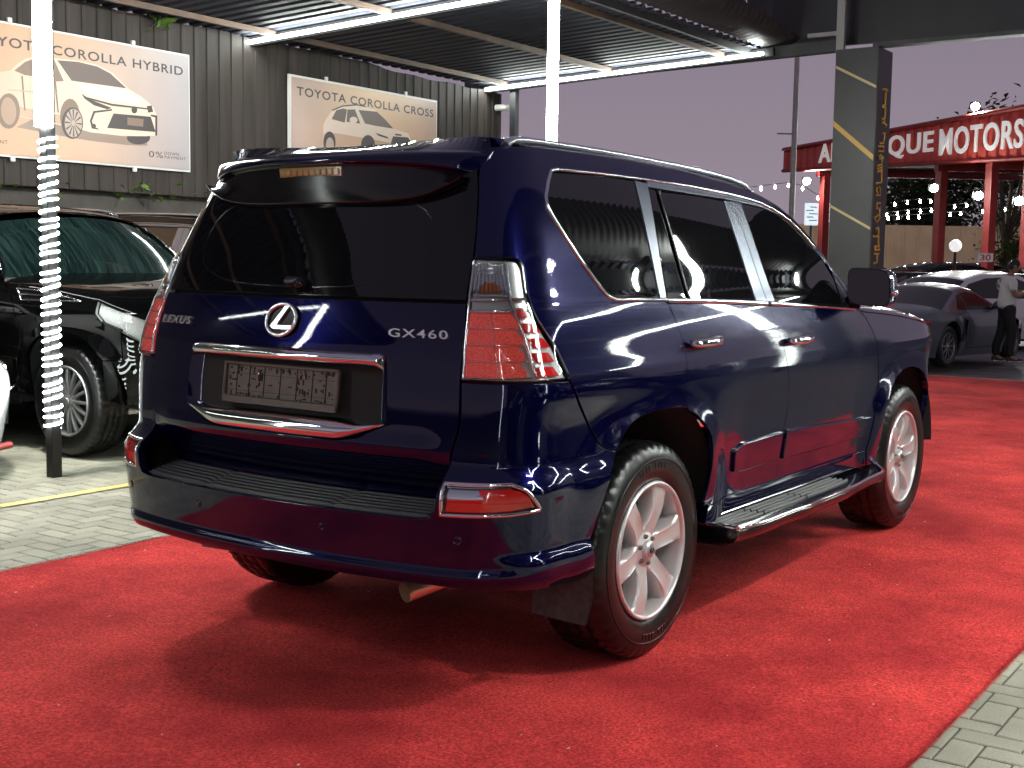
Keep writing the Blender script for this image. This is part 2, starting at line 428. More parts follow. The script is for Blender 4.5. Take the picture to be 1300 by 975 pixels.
bp = N(t, 'ShaderNodeBump'); bp.inputs['Strength'].default_value = .75; bp.inputs['Distance'].default_value = .009; t.links.new(nb_.outputs[0], bp.inputs['Height']); t.links.new(bp.outputs[0], b.inputs['Normal'])
g = Geo(); xs = np.linspace(-6, 12.62, 260); ys = np.linspace(-1.965, 1.955, 60); X, Y = np.meshgrid(xs, ys, indexing='ij')
Yw = Y+(.0015*np.sin(X*3.1)+.0015*np.sin(X*9.7+1))*(np.abs(Y)/1.96)**8
Z = .0035*np.sin(X*1.7+Y*.8)*np.sin(Y*2.3+X*.3)+.002*np.sin(X*5.1-Y*3.7); Z = np.where(np.abs(Y) > 1.93, -.006, Z-.004)
V = np.stack([X, Yw, Z], -1).reshape(-1, 3); K = 60
g.add(V, [[i*K+k, (i+1)*K+k, (i+1)*K+k+1, i*K+k+1] for i in range(259) for k in range(K-1)], smooth=True)
na.inputs['Scale'].default_value = 1.1
car_ = g.build('red_carpet', carM)
r5 = np.random.default_rng(9); fg = Geo(); FV = []; FF = []
for ye, sg in ((-1.965, -1), (1.955, 1)):
    for _ in range(9000):
        x = r5.uniform(-4.2, 12.5) if r5.random() < .35 else r5.uniform(-1.2, 2.0); L_ = abs(r5.normal(.010, .007)); a_ = r5.normal(0, .6); w_ = .0022; z_ = r5.uniform(-.004, .004)
        yb = ye-sg*.006; n0 = len(FV); FV += [(x-w_, yb, z_), (x+w_, yb, z_), (x+L_*math.sin(a_), yb+sg*(.006+L_*math.cos(a_)), z_-.004)]; FF.append([n0, n0+1, n0+2] if sg > 0 else [n0+1, n0, n0+2])
lg = Geo()
for _ in range(260):
    x, y, a_, s_ = r5.uniform(-2.5, 6), r5.uniform(-1.9, 1.9), r5.uniform(0, 6.28), abs(r5.normal(.0035, .002))+.0015; lg.add([(x+s_*math.cos(a_+k), y+s_*math.sin(a_+k)*.6, .004+.002*k/4) for k in (0, 1.7, 3.4, 5)], [[0, 1, 2, 3]])
lo_ = lg.build('lint', mat('pale lint', (.55, .45, .42), .8), car_); lo_['kind'] = 'stuff'
fg.add(FV, FF, [[(0, 0, 1)]*3]*len(FF)); fg.build('fringe', carM, car_)
tag(car_, 'long red carpet lying under the deep blue SUV', 'carpet')
# ------------------------------------------------------------------ near SUV: panels cut out of the body surface
def panel(g, outline, S=PS, grid=.022, off=0., th=.014, holes=(), gap=.0025, mi=0, rnd=.0016, rim_mi=None):
    O = resample(outline, grid*.8)
    def inset(O, gp):
        n = len(O); a = np.sum(O[:, 0]*np.roll(O[:, 1], -1)-np.roll(O[:, 0], -1)*O[:, 1]); s = 1 if a > 0 else -1
        t1 = unit(O-np.roll(O, 1, 0)); t2 = unit(np.roll(O, -1, 0)-O); t = t1+t2
        bad = np.linalg.norm(t, axis=1) < .2; t = unit(np.where(bad[:, None], t1, t))
        nn = np.stack([t[:, 1], -t[:, 0]], 1)*s      # outward
        return O-nn*gp, (O if s > 0 else O[::-1])
    loops = []
    Oi, _ = inset(O, gap); loops.append(Oi); Hs = []
    for h in holes:
        H = resample(h, grid*.8); Hi, _ = inset(H, -gap); loops.append(Hi); Hs.append(Hi)
    lo, hi = Oi.min(0), Oi.max(0)
    gx, gy = np.meshgrid(np.arange(lo[0], hi[0], grid), np.arange(lo[1], hi[1], grid), indexing='ij')
    I = np.stack([gx.ravel(), gy.ravel()], 1); I = I[inside(Oi, I)]
    for H in Hs: I = I[~inside(H, I)]
    B = np.concatenate(loops)
    if len(I):
        dmin = np.full(len(I), 9.)
        for k in range(0, len(B), 200): dmin = np.minimum(dmin, np.sqrt(((I[:, None]-B[None, k:k+200])**2).sum(-1)).min(1))
        I = I[dmin > grid*.45]
    pts = np.concatenate([B, I]); E = []; s0 = 0
    for L in loops:
        n = len(L); E += [(s0+i, s0+(i+1) % n) for i in range(n)]; s0 += n
    vs, _, fs, ov, _, _ = delaunay_2d_cdt([Vector(q) for q in pts], E, [], 0, 1e-7)
    V2 = np.array([v[:] for v in vs]); fs = np.array([list(f) for f in fs]); cen = V2[fs].mean(1)
    ok = inside(Oi, cen)
    for H in Hs: ok &= ~inside(H, cen)
    fs = fs[ok]
    a, b, c = V2[fs[:, 0]], V2[fs[:, 1]], V2[fs[:, 2]]
    ar = (b[:, 0]-a[:, 0])*(c[:, 1]-a[:, 1])-(b[:, 1]-a[:, 1])*(c[:, 0]-a[:, 0])
    fs = np.where((ar < 0)[:, None], fs[:, ::-1], fs); fs = fs[np.abs(ar) > 1e-9]
    nv = surf_normal(S, V2[:, 0], V2[:, 1]); V3 = S(V2[:, 0], V2[:, 1])+nv*off
    g.add(V3, fs.tolist(), [[nv[i] for i in f] for f in fs], mi=mi)
    for L in loops:
        n = len(L); q = S(L[:, 0], L[:, 1]); nn = surf_normal(S, L[:, 0], L[:, 1]); q = q+nn*off
        a2 = np.sum(L[:, 0]*np.roll(L[:, 1], -1)-np.roll(L[:, 0], -1)*L[:, 1]); hole = L is not loops[0]
        sg = (1 if a2 > 0 else -1)*(-1 if hole else 1)
        tt = unit(np.roll(q, -1, 0)-np.roll(q, 1, 0)); o = np.cross(tt, nn)*sg; o = unit(o)
        r1 = q+o*rnd-nn*rnd; r2 = q+o*rnd-nn*th
        V = np.concatenate([q, r1, r2]); F = []; NN = []
        for i in range(n):
            j = (i+1) % n
            f1 = [i, n+i, n+j, j]; f2 = [n+i, 2*n+i, 2*n+j, n+j]
            n1 = [nn[i], o[i], o[j], nn[j]]; n2 = [o[i], o[i], o[j], o[j]]
            if sg*(-1 if hole else 1) < 0: f1, f2, n1, n2 = f1[::-1], f2[::-1], n1[::-1], n2[::-1]
            F += [f1, f2]; NN += [n1, n2]
        # make the faces agree with their normals
        for k, (f, n1) in enumerate(zip(F, NN)):
            fn = np.cross(V[f[1]]-V[f[0]], V[f[2]]-V[f[0]])
            if fn @ sum(n1) < 0: F[k] = f[::-1]; NN[k] = n1[::-1]
        g.add(V, F, NN, mi=mi if rim_mi is None else rim_mi)
    return g
def on_surf(S, pl, off=0.):
    pl = np.array(pl, float); return S(pl[:, 0], pl[:, 1])+surf_normal(S, pl[:, 0], pl[:, 1])*off
def strip(g, pl, S=PS, w=.012, h=.006, off=0., closed=False, ds=.02, mi=0, taper=False):
    """half-round moulding lying on the surface along a polyline"""
    L = resample(pl, ds, closed); q = S(L[:, 0], L[:, 1]); nn = surf_normal(S, L[:, 0], L[:, 1]); n = len(L)
    t = np.roll(q, -1, 0)-np.roll(q, 1, 0)
    if not closed: t[0] = q[1]-q[0]; t[-1] = q[-1]-q[-2]
    t = unit(t); b = np.cross(nn, t); K = 7; secs = []
    for i in range(n):
        f = 1. if not taper else min(1., .25+4*min(i, n-1-i)/n)
        secs.append([q[i]+nn[i]*(off+f*h*math.sin(math.pi*k/(K-1)))+b[i]*(f*w/2*math.cos(math.pi*k/(K-1))) for k in range(K)])
    if closed: secs.append(secs[0])
    V = np.array(secs).reshape(-1, 3); F = []
    for i in range(len(secs)-1):
        for k in range(K-1): F.append([i*K+k, i*K+k+1, (i+1)*K+k+1, (i+1)*K+k])
    f = F[2]; fn = np.cross(V[f[1]]-V[f[0]], V[f[2]]-V[f[0]])
    if fn @ nn[0] < 0: F = [f[::-1] for f in F]
    if not closed: F += [list(range(K)), [len(V)-K+k for k in range(K)][::-1]]
    return g.add(V, F, mi=mi, smooth=R_(80))
def both(g):
    h = Geo(); h.merge(g); h.merge(g, mirror=True); return h
def mir(g): return Geo().merge(g, mirror=True)

paint = mat('deep blue metallic paint', (.0013, .0016, .030), .20, .36, 1.0, crough=.01, spec=0.); bsdf(paint).inputs['Coat IOR'].default_value = 1.5
def flake(m, amt=.25):
    t = m.node_tree; b = bsdf(m); tc = N(t, 'ShaderNodeTexCoord'); v = N(t, 'ShaderNodeTexVoronoi'); v.inputs['Scale'].default_value = 900
    t.links.new(tc.outputs['Object'], v.inputs['Vector']); hs = N(t, 'ShaderNodeHueSaturation'); hs.inputs['Color'].default_value = b.inputs['Base Color'].default_value
    mr = N(t, 'ShaderNodeMapRange'); mr.inputs['To Min'].default_value = 1-amt; mr.inputs['To Max'].default_value = 1+amt
    s = N(t, 'ShaderNodeSeparateColor'); t.links.new(v.outputs['Color'], s.inputs[0]); t.links.new(s.outputs[0], mr.inputs[0]); t.links.new(mr.outputs[0], hs.inputs['Value'])
    t.links.new(hs.outputs[0], b.inputs['Base Color'])
flake(paint)
def orange_peel(m):
    t = m.node_tree; b = bsdf(m); tc = N(t, 'ShaderNodeTexCoord'); n1 = N(t, 'ShaderNodeTexNoise'); n1.inputs['Scale'].default_value = 5.5; n1.inputs['Detail'].default_value = 1.5; n2 = N(t, 'ShaderNodeTexNoise'); n2.inputs['Scale'].default_value = 260
    for n_ in (n1, n2): t.links.new(tc.outputs['Object'], n_.inputs['Vector'])
    b1 = N(t, 'ShaderNodeBump'); b1.inputs['Strength'].default_value = .010; b1.inputs['Distance'].default_value = .02; b2 = N(t, 'ShaderNodeBump'); b2.inputs['Strength'].default_value = .05; b2.inputs['Distance'].default_value = .0006
    t.links.new(n1.outputs[0], b1.inputs['Height']); t.links.new(n2.outputs[0], b2.inputs['Height']); t.links.new(b1.outputs[0], b2.inputs['Normal']); t.links.new(b2.outputs[0], b.inputs['Coat Normal'])
orange_peel(paint)
glassM = mat('privacy glass', (.004, .004, .005), .015, 0, 0, ior=1.52)
chrome = mat('chrome', (.82, .82, .84), .06, 1.)
satin = mat('grey satin pillar film', (.17, .19, .24), .22, .6)
blackg = mat('gloss black trim', (.006, .006, .008), .12)
blackp = noisy(mat('black plastic', (.016, .016, .017), .5), 90, .3, .15, 300, dist=.002)
under = mat('underbody black', (.008, .008, .009), .8)
railM = mat('silver roof rail', (.62, .64, .68), .25, .9)
rubber = noisy(mat('tyre rubber', (.0042, .0042, .0045), .32), 30, .35, .12, 180, rough_amt=.12, dist=.002)
alloy = noisy(mat('silver alloy', (.78, .75, .75), .36, .6), 12, .06)
darkm = mat('dark metal', (.05, .05, .055), .5, .6)
def lens(name, tint=(1, 1, 1)):
    m = bpy.data.materials.new(name); m.use_nodes = True; t = m.node_tree; t.nodes.clear(); o = N(t, 'ShaderNodeOutputMaterial'); mx = N(t, 'ShaderNodeMixShader'); tr = N(t, 'ShaderNodeBsdfTransparent'); gl = N(t, 'ShaderNodeBsdfGlossy'); fr = N(t, 'ShaderNodeFresnel')
    tr.inputs[0].default_value = (*tint, 1); gl.inputs['Roughness'].default_value = .03; fr.inputs[0].default_value = 1.5
    t.links.new(fr.outputs[0], mx.inputs[0]); t.links.new(tr.outputs[0], mx.inputs[1]); t.links.new(gl.outputs[0], mx.inputs[2]); t.links.new(mx.outputs[0], o.inputs[0]); return m
lensC = lens('clear lamp lens', (.95, .96, .96))
lensS = mat('lamp silver reflector', (.85, .86, .86), .14, .95)
redL = mat('red lamp lens', (.75, .008, .012), .10, 0, .8, emit=(1, .02, .02), es=.12)
redB = mat('bright red lamp segments', (.80, .035, .030), .18, 0, .6, emit=(1, .06, .03), es=.10)
amberL = mat('amber bulb cover', (.75, .20, .04), .2, 0, .4)
padM = noisy(mat('step pad plastic', (.042, .042, .045), .45), 60, .25, .2, 500, dist=.002)

def tyre_geo(R=.385, w=.262, rim=.243):
    g = Geo(); h = w/2
    prof = [(rim-.012, -h+.03), (rim+.004, -h+.012), (rim+.02, -h+.004), (rim+.05, -h-.004), (rim+.085, -h-.004), (R-.035, -h+.004), (R-.016, -h+.014), (R-.006, -h+.026), (R-.002, -h+.045)]
    tr = []
    for k, y in enumerate(np.linspace(-h+.045, h-.045, 17)):
        tr.append((R-(.009 if k in (3, 4, 8, 12, 13) else 0.), y))
    prof = prof+tr[1:-1]+[(r, -y) for r, y in prof[::-1]]
    K = len(prof)
    def mod(i, k):
        r, y = prof[k]; a = abs(y)
        if r > R-.03 and a > h-.07: return -.0075 if i % 4 == 0 else 0
        if r > R-.001 and a < h-.07: return -.006 if (i+int(y*60)) % 4 == 0 else 0
        return 0
    g.lathe(prof, 192, axis='y', mod=mod, smooth=R_(35))
    # raised bands and letter-like blocks on the outer wall (outer wall is -y)
    g.lathe([(rim+.082, -h-.0042), (rim+.083, -h-.006), (rim+.086, -h-.006), (rim+.087, -h-.0042)], 96, axis='y')
    for a0 in (1.35, 4.5):
        for k in range(9):
            if k in (4,): continue
            a = a0+k*.075
            m = Matrix.Rotation(-a, 4, 'Y') @ Matrix.Translation((rim+.062, -h-.0042, 0))
            g.merge(Geo().box((0, 0, 0), (.022, .003, .012+.005*(k % 2)), bev=.001), xf=m)
    return g
def rim_geo():
    g = Geo(); r0 = .243
    # barrel and lip (outer face towards -y)
    g.lathe([(r0+.004, -.122), (r0+.001, -.130), (r0-.006, -.132), (r0-.012, -.126), (r0-.017, -.110), (r0-.024, -.06), (r0-.03, .02), (r0-.02, .11)], 72, axis='y')
    n = 6
    for s in range(n):
        a = 2*math.pi*s/n+R_(12); ca, sa = math.cos(a), math.sin(a); secs = []
        for t in np.linspace(0, 1, 12):
            r = .05+t*(r0-.012-.05); hw = .033+.015*t**2+.008*(1-t)**6+.016*max(0, (t-.8)/.2)**2
            yf = -.098-.026*math.sin(min(1, t*1.15)*math.pi*.62)**1.2+.004*t       # face height bulges outwards
            dish = .007*math.sin(min(1, t*1.1)*math.pi)
            sec = []
            for (u, d) in ((-1.0, .062), (-1.0, .012), (-.80, .0), (-.45, dish), (.45, dish), (.80, .0), (1.0, .012), (1.0, .062)):
                x, z = r, u*hw; sec.append((x*ca-z*sa, yf+d, x*sa+z*ca))
            secs.append(sec)
        g.loft(secs, smooth=R_(38))
        # recess between spokes near the rim: lip gusset
    g.lathe([(.001, -.120), (.028, -.120), (.033, -.116), (.036, -.104), (.060, -.100), (.072, -.092), (.074, -.06)], 40, axis='y', smooth=R_(40))
    return g
def wheel(parent, x, side, R=.385, rims=None, proto={}):
    """one road wheel: tyre, rim, brake disc, nuts; side -1 = right"""
    w = bpy.data.objects.new('wheel', None); COL.objects.link(w); w.parent = parent; w.empty_display_size = .1
    w.location = (x, side*.792, R); w.rotation_euler = (0, 0, 0 if side < 0 else math.pi)
    if 't' not in proto:
        t = tyre_geo().build('tyre', rubber); g = rim_geo(); r = g.build('rim', alloy)
        c = Geo(); c.lathe([(.001, -.124), (.022, -.1235), (.0255, -.1205), (.026, -.117)], 28, axis='y')
        for q in ((0, .013, .0035), (0, .0085, .003)): pass
        cap = c.build('hub_cap', mat('hub cap', (.55, .54, .54), .3, .8))
        e = Geo(); e.tube([(.012*math.cos(a), -.1252, .009*math.sin(a)) for a in np.linspace(0, 2*math.pi, 20)[:-1]], .0016, 6, closed=True)
        e.tube([(-.004, -.1252, .007), (-.005, -.1252, -.004), (.007, -.1252, -.004)], .0015, 6)
        em = e.build('emblem', darkm)
        nuts = []
        for k in range(6):
            nb = Geo(); a = 2*math.pi*(k+.5)/6+R_(12); nb.lathe([(.0, -.112), (.007, -.112), (.009, -.108), (.009, -.090)], 6, c=(.050*math.cos(a), 0, .050*math.sin(a)), axis='y', smooth=False); nuts.append(nb.build('wheel_nut', nutM))
        b = Geo(); b.lathe([(.07, -.012), (.172, -.012), (.172, .012), (.07, .012)], 48, axis='y'); b.lathe([(.0, .03), (.215, .03), (.215, .1)], 40, axis='y')
        b.box((.13, -.015, .05), (.09, .05, .15), bev=.012)
        br = b.build('brake_disc', darkm)
        proto['t'] = [t, r, cap, em, br]+nuts
        for o in proto['t']: o.parent = w
    else:
        for o in proto['t']:
            c = o.copy(); COL.objects.link(c); c.parent = w
    return w

def build_suv(root, near=True):
    # ---- outlines on the body surface (metres along, height); right side, mirrored
    roofline = [(.852, 1.754), (.92, 1.765), (1.16, 1.772), (1.5, 1.772), (1.84, 1.768), (2.2, 1.757), (2.455, 1.742), (2.78, 1.718), (2.922, 1.693), (3.064, 1.661), (3.20, 1.614), (3.293, 1.559), (3.381, 1.496), (3.462, 1.421), (3.574, 1.317), (3.66, 1.225)]
    topin = [(3.64, 1.205), (3.535, 1.312), (3.435, 1.41), (3.352, 1.478), (3.262, 1.54), (3.165, 1.594), (3.03, 1.637), (2.90, 1.663), (2.78, 1.675), (2.584, 1.687), (2.26, 1.699), (1.88, 1.705), (1.5, 1.706), (1.17, 1.703), (1.125, 1.696)]
    qin = [(1.092, 1.66), (1.064, 1.607), (1.066, 1.565), (1.21, 1.414), (1.325, 1.302), (1.358, 1.276), (1.40, 1.264), (1.74, 1.258)]
    rdl = [(1.753, 1.252), (1.79, 1.15), (1.805, 1.096), (1.795, 1.03), (1.782, .985), (1.785, .93), (1.797, .874)]
    arch = [(1.75, .881), (1.70, .885), (1.621, .887), (1.55, .885), (1.483, .876), (1.43, .86), (1.392, .838), (1.35, .806), (1.327, .783)]
    ql = [(1.30, .785), (1.262, .796), (1.238, .815), (1.183, .884), (1.117, .958), (1.062, 1.030)]
    tl_out = [(1.045, 1.077), (1.024, 1.129), (.989, 1.175), (.955, 1.22), (.940, 1.27), (.940, 1.34), (.940, 1.373), (.925, 1.397), (.905, 1.403)]
    tge = [(.690, 1.030), (.708, 1.15), (.732, 1.263), (.770, 1.405)]
    sidep = [(.770, 1.405), (.788, 1.49), (.808, 1.60), (.814, 1.66), (.830, 1.71)]+roofline+topin+qin+rdl+arch+ql+tl_out
    g = Geo(); panel(g, sidep, th=.02)
    # door steps at the wheel arch: inner lip
    body = both(g)
    # roof: loft between the two side rails
    secs = []; K = 25
    xs = np.concatenate([np.linspace(-.44, -.2, 6), np.linspace(-.1, 1.35, 16), np.linspace(1.42, 1.56, 4)])
    rl = mono([-.75, -.64, -.44, .24, .6, .855, 1.18, 1.32, 1.46, 1.62], [1.735, 1.752, 1.770, 1.768, 1.757, 1.742, 1.718, 1.693, 1.661, 1.614])
    zc = mono([-.75, -.45, .0, .5, 1.0, 1.3, 1.5, 1.62], [1.757, 1.780, 1.800, 1.805, 1.792, 1.770, 1.743, 1.71])
    for x in xs:
        # side edge lies on the body surface
        z0 = float(rl(x)); m = x+1.6 if x > .2 else None
        if m is None:
            mm = np.linspace(.70, 1.85, 400); pp = PS(mm, np.full(400, z0)); y0 = float(np.interp(x, pp[:, 0], -pp[:, 1]))
        else: y0 = float(-PS(np.array([m]), np.array([z0]))[0, 1])
        z1 = float(zc(x)); p0 = np.array([y0, z0]); p1 = p0+np.array([-.045, .045]); p3 = np.array([0, z1]); p2 = np.array([y0*.5, z1])
        half = []
        for t in np.linspace(0, 1, K): half.append((1-t)**3*p0+3*t*(1-t)**2*p1+3*t*t*(1-t)*p2+t**3*p3)
        half = np.array(half); sec = [(x, -y, z) for y, z in half]+[(x, y, z) for y, z in half[-2::-1]]
        secs.append(sec)
    body.loft(secs, smooth=True)
    roof_secs = secs
    body.build('body', paint, root)
    # ---- dark shell behind every gap, wheel wells, floor
    lin = Geo(); mm = np.linspace(0, 5.1, 150); zz = np.linspace(.42, 1.755, 60); M_, Z_ = np.meshgrid(mm, zz, indexing='ij')
    G = PS(M_, Z_)-surf_normal(PS, M_, Z_)*.034; V = G.reshape(-1, 3); F = []
    zroof = np.interp(mm, [0, .8, 1.2, 1.84, 2.45, 2.78, 3.06, 3.29, 3.46, 3.66, 3.7, 5.1], [1.70, 1.73, 1.75, 1.75, 1.72, 1.69, 1.635, 1.53, 1.39, 1.19, 1.12, .95])
    for i in range(len(mm)-1):
        for k in range(len(zz)-1):
            c = G[i:i+2, k:k+2].reshape(-1, 3).mean(0)
            if zz[k+1] > zroof[i]+.02 or (mm[i] < .74 and zz[k] < .83): continue
            if abs(c[1]) > .5 and any(math.hypot(c[0]-wx, c[2]-.385) < .575 for wx in (0, 2.79)): continue
            F.append([i*60+k, (i+1)*60+k, (i+1)*60+k+1, i*60+k+1])
    lin.add(V, F, smooth=True); sh = both(lin)
    for wx in (0, 2.79):
        for s in (-1, 1):
            a = np.linspace(R_(3), R_(177), 30)
            sh.loft([[(wx+.565*math.cos(t), s*.90, .385+.555*math.sin(t)), (wx+.52*math.cos(t), s*.84, .385+.52*math.sin(t)), (wx+.49*math.cos(t), s*.5, .385+.49*math.sin(t))] for t in a], smooth=True)
            sh.add([(wx-.50, s*.52, .43), (wx+.50, s*.52, .43), (wx+.50, s*.52, .9), (wx-.50, s*.52, .9)], [[0, 1, 2, 3]])
    sh.box((1.5, 0, .37), (2.6, 1.04, .14)); sh.box((1.395, 0, .40), (1.78, 1.74, .12)); sh.box((-.55, 0, .50), (.5, 1.2, .10), bev=.03)
    sh.box((0, 0, .385), (.12, 1.3, .12), bev=.04)
    sh.build('chassis', under, root)
    # ---- rocker below the doors
    g = Geo(); panel(g, [(2.03, .478), (3.835, .478), (3.86, .40), (2.03, .40)], th=.05); g.build('rocker_panel', paint, root); mir(g).build('rocker_panel', paint, root)
    # ---- doors
    mid = [(2.609, 1.224), (2.649, 1.115), (2.686, 1.03), (2.735, .93), (2.775, .85), (2.788, .79), (2.775, .72), (2.762, .66), (2.760, .56), (2.760, .48)]
    rd = [(1.757, 1.250), (2.0, 1.246), (2.3, 1.237)]+mid+[(2.05, .48), (1.985, .485), (2.003, .568), (2.008, .669), (1.99, .751), (1.955, .79), (1.902, .826), (1.85, .853), (1.80, .868)]+[(1.785, .93), (1.782, .985), (1.795, 1.03), (1.805, 1.096), (1.79, 1.15)]
    ff = [(3.668, 1.182), (3.735, 1.14), (3.782, 1.099), (3.82, 1.045), (3.845, .99), (3.885, .90), (3.902, .822), (3.895, .72), (3.873, .617), (3.848, .51), (3.838, .48)]
    fd = [(2.609, 1.224), (2.9, 1.215), (3.2, 1.203), (3.459, 1.190)]+ff+mid[::-1]
    glass_q = [(1.135, 1.690), (1.10, 1.652), (1.074, 1.606), (1.076, 1.568), (1.218, 1.424), (1.332, 1.313), (1.365, 1.285), (1.405, 1.274), (1.712, 1.268), (1.812, 1.694), (1.5, 1.699)]
    dpil = [(1.712, 1.266), (1.76, 1.263), (1.905, 1.690), (1.815, 1.695)]
    fixp = [(1.772, 1.262), (1.915, 1.257), (1.952, 1.666), (1.905, 1.674)]
    divb = [(1.915, 1.257), (1.935, 1.257), (1.975, 1.664), (1.950, 1.668)]
    gl_r = [(1.937, 1.257), (2.2, 1.254), (2.500, 1.243), (2.516, 1.654), (2.3, 1.662), (1.978, 1.664)]
    bp_r = [(2.503, 1.242), (2.607, 1.236), (2.604, 1.655), (2.520, 1.655)]
    bp_f = [(2.611, 1.236), (2.688, 1.232), (2.682, 1.650), (2.608, 1.655)]
    gl_f = [(2.691, 1.231), (2.9, 1.227), (3.2, 1.215), (3.425, 1.206), (3.463, 1.26), (3.472, 1.33), (3.405, 1.425), (3.33, 1.482), (3.24, 1.545), (3.12, 1.597), (3.03, 1.619), (2.897, 1.641), (2.686, 1.650)]
    sail = [(3.432, 1.205), (3.63, 1.197), (3.53, 1.308), (3.478, 1.36), (3.478, 1.30), (3.468, 1.25)]
    topfr = [(1.905, 1.676), (2.3, 1.666), (2.6, 1.660), (2.897, 1.645), (3.03, 1.623), (3.12, 1.60), (3.24, 1.548), (3.335, 1.484), (3.43, 1.404), (3.44, 1.408), (3.348, 1.474), (3.258, 1.536), (3.16, 1.589), (3.03, 1.632), (2.90, 1.658), (2.78, 1.670), (2.584, 1.682), (2.26, 1.694), (1.91, 1.699)]
    belt_r = [(1.40, 1.268), (1.745, 1.262), (2.0, 1.256), (2.3, 1.247), (2.604, 1.236)]; belt_f = [(2.613, 1.236), (2.9, 1.225), (3.2, 1.213), (3.46, 1.20), (3.62, 1.192)]
    def mold(g, pts_t, pts_b):
        panel(g, pts_t+pts_b[::-1], off=.013, th=.015, rnd=.006, gap=.006)
    for s in (-1, 1):
        def put(g, name, m, par): return (g if s < 0 else mir(g)).build(name, m, par)
        # rear door
        g = Geo(); panel(g, rd)
        mold(g, [(2.262, .665), (2.35, .685), (2.744, .690)], [(2.285, .575), (2.35, .565), (2.744, .566)])
        d = put(g, 'door', paint, root)
        put(panel(Geo(), fixp, off=-.003), 'quarter_light', glassM, d); put(panel(Geo(), gl_r, off=-.003), 'window', glassM, d)
        g = Geo(); panel(g, bp_r, off=.001); put(g, 'pillar_trim', satin, d)
        g = Geo(); strip(g, [(1.927, 1.257), (1.967, 1.664)], w=.016, h=.006, off=.001); put(g, 'window_divider', blackg, d)
        g = Geo(); strip(g, belt_r[1:], w=.020, h=.008, off=.0); put(g, 'belt_moulding', chrome, d)
        # front door
        g = Geo(); panel(g, fd)
        mold(g, [(2.790, .692), (3.3, .672), (3.845, .652)], [(2.790, .566), (3.3, .558), (3.835, .556)])
        d2 = put(g, 'door', paint, root)
        put(panel(Geo(), gl_f, off=-.003), 'window', glassM, d2)
        g = Geo(); panel(g, bp_f, off=.001); put(g, 'pillar_trim', satin, d2)
        g = Geo(); panel(g, sail, off=.0); put(g, 'mirror_sail', blackg, d2)
        g = Geo(); strip(g, belt_f, w=.020, h=.008); put(g, 'belt_moulding', chrome, d2)
        for dd, x0, zc_ in ((d, .345, 1.108), (d2, 1.225, 1.080)):
            g = Geo(); y = -float(side_y(x0, zc_)); L = .115
            pth = [(x0+L*t, y-.012-.030*(1-t*t)**.5 if abs(t) < 1 else y-.006, zc_+.004*t) for t in np.linspace(-1, 1, 17)]
            g.tube(pth, [.010+.009*math.sqrt(max(0, 1-(t*.98)**2)) for t in np.linspace(-1, 1, 17)], 10)
            put(g, 'handle', chrome, dd)
            g = Geo(); e = [(x0+1.6+.072*math.cos(a), zc_+.032*math.sin(a)) for a in np.linspace(0, 2*math.pi, 24)[:-1]]
            panel(g, e, off=.0015, th=.004); put(g, 'handle_cup', blackg, dd)
        # fixed side glass
        put(panel(Geo(), glass_q, off=-.003), 'quarter_window', glassM, root)
        g = Geo(); panel(g, dpil, off=.001); put(g, 'pillar_trim', satin, root)
        g = Geo(); panel(g, topfr, off=-.001); put(g, 'window_frame', satin, root)
        g = Geo(); strip(g, [(1.745, 1.264), (1.40, 1.269), (1.362, 1.280), (1.329, 1.307), (1.214, 1.419), (1.071, 1.567), (1.068, 1.607), (1.096, 1.657), (1.13, 1.694), (1.18, 1.7005)], w=.013, h=.007, off=.0005)
        strip(g, [(1.18, 1.7005), (1.5, 1.703), (1.88, 1.702), (2.26, 1.696), (2.584, 1.684), (2.78, 1.672), (2.90, 1.660), (3.03, 1.634), (3.163, 1.591), (3.26, 1.537), (3.35, 1.475)], w=.010, h=.006, off=.0005)
        put(g, 'window_surround', chrome, root)
        # front wing, headlamp, front bumper side
        fw = [(3.685, 1.175), (3.95, 1.160), (4.3, 1.135), (4.55, 1.108), (4.74, 1.085), (4.735, 1.0), (4.80, .94), (4.93, .90), (4.93, .70), (4.80, .69)]+[(4.765, .72), (4.72, .765), (4.64, .82), (4.55, .85), (4.45, .865), (4.35, .868), (4.25, .858), (4.16, .835), (4.09, .797), (4.03, .742), (3.995, .68), (3.982, .58), (3.978, .47), (3.978, .40), (3.868, .40), (3.843, .48), (3.853, .51), (3.878, .617), (3.900, .72), (3.907, .822), (3.890, .90), (3.850, .99), (3.825, 1.045), (3.787, 1.099), (3.74, 1.14)]
        g = Geo(); panel(g, fw, th=.03); put(g, 'front_fender', paint, root)
        hl = [(4.745, 1.08), (4.86, 1.045), (5.02, .99), (5.19, .90), (5.24, .80), (5.1, .80), (4.94, .88), (4.80, .935), (4.742, 1.0)]
        g = Geo(); panel(g, hl, off=.002, th=.02, mi=0); q = on_surf(PS, [(4.93, .955)], .001)[0]
        o = put(g, 'headlight', lensC, root)
        g = Geo(); panel(g, hl, off=-.03, th=.01); put(g, 'reflector', fluted, o)
        g = Geo(); panel(g, [(4.935, .865), (5.09, .795), (5.26, .79), (5.30, .62), (5.25, .44), (4.95, .38), (4.80, .42), (4.79, .50), (4.795, .60), (4.80, .685), (4.935, .695)], th=.03); put(g, 'bumper_corner', paint, root)
    # ---- tail lamps
    tlo = tge+[(.905, 1.403)]+tl_out[::-1][1:]+[(1.060, 1.032), (.918, 1.028)]
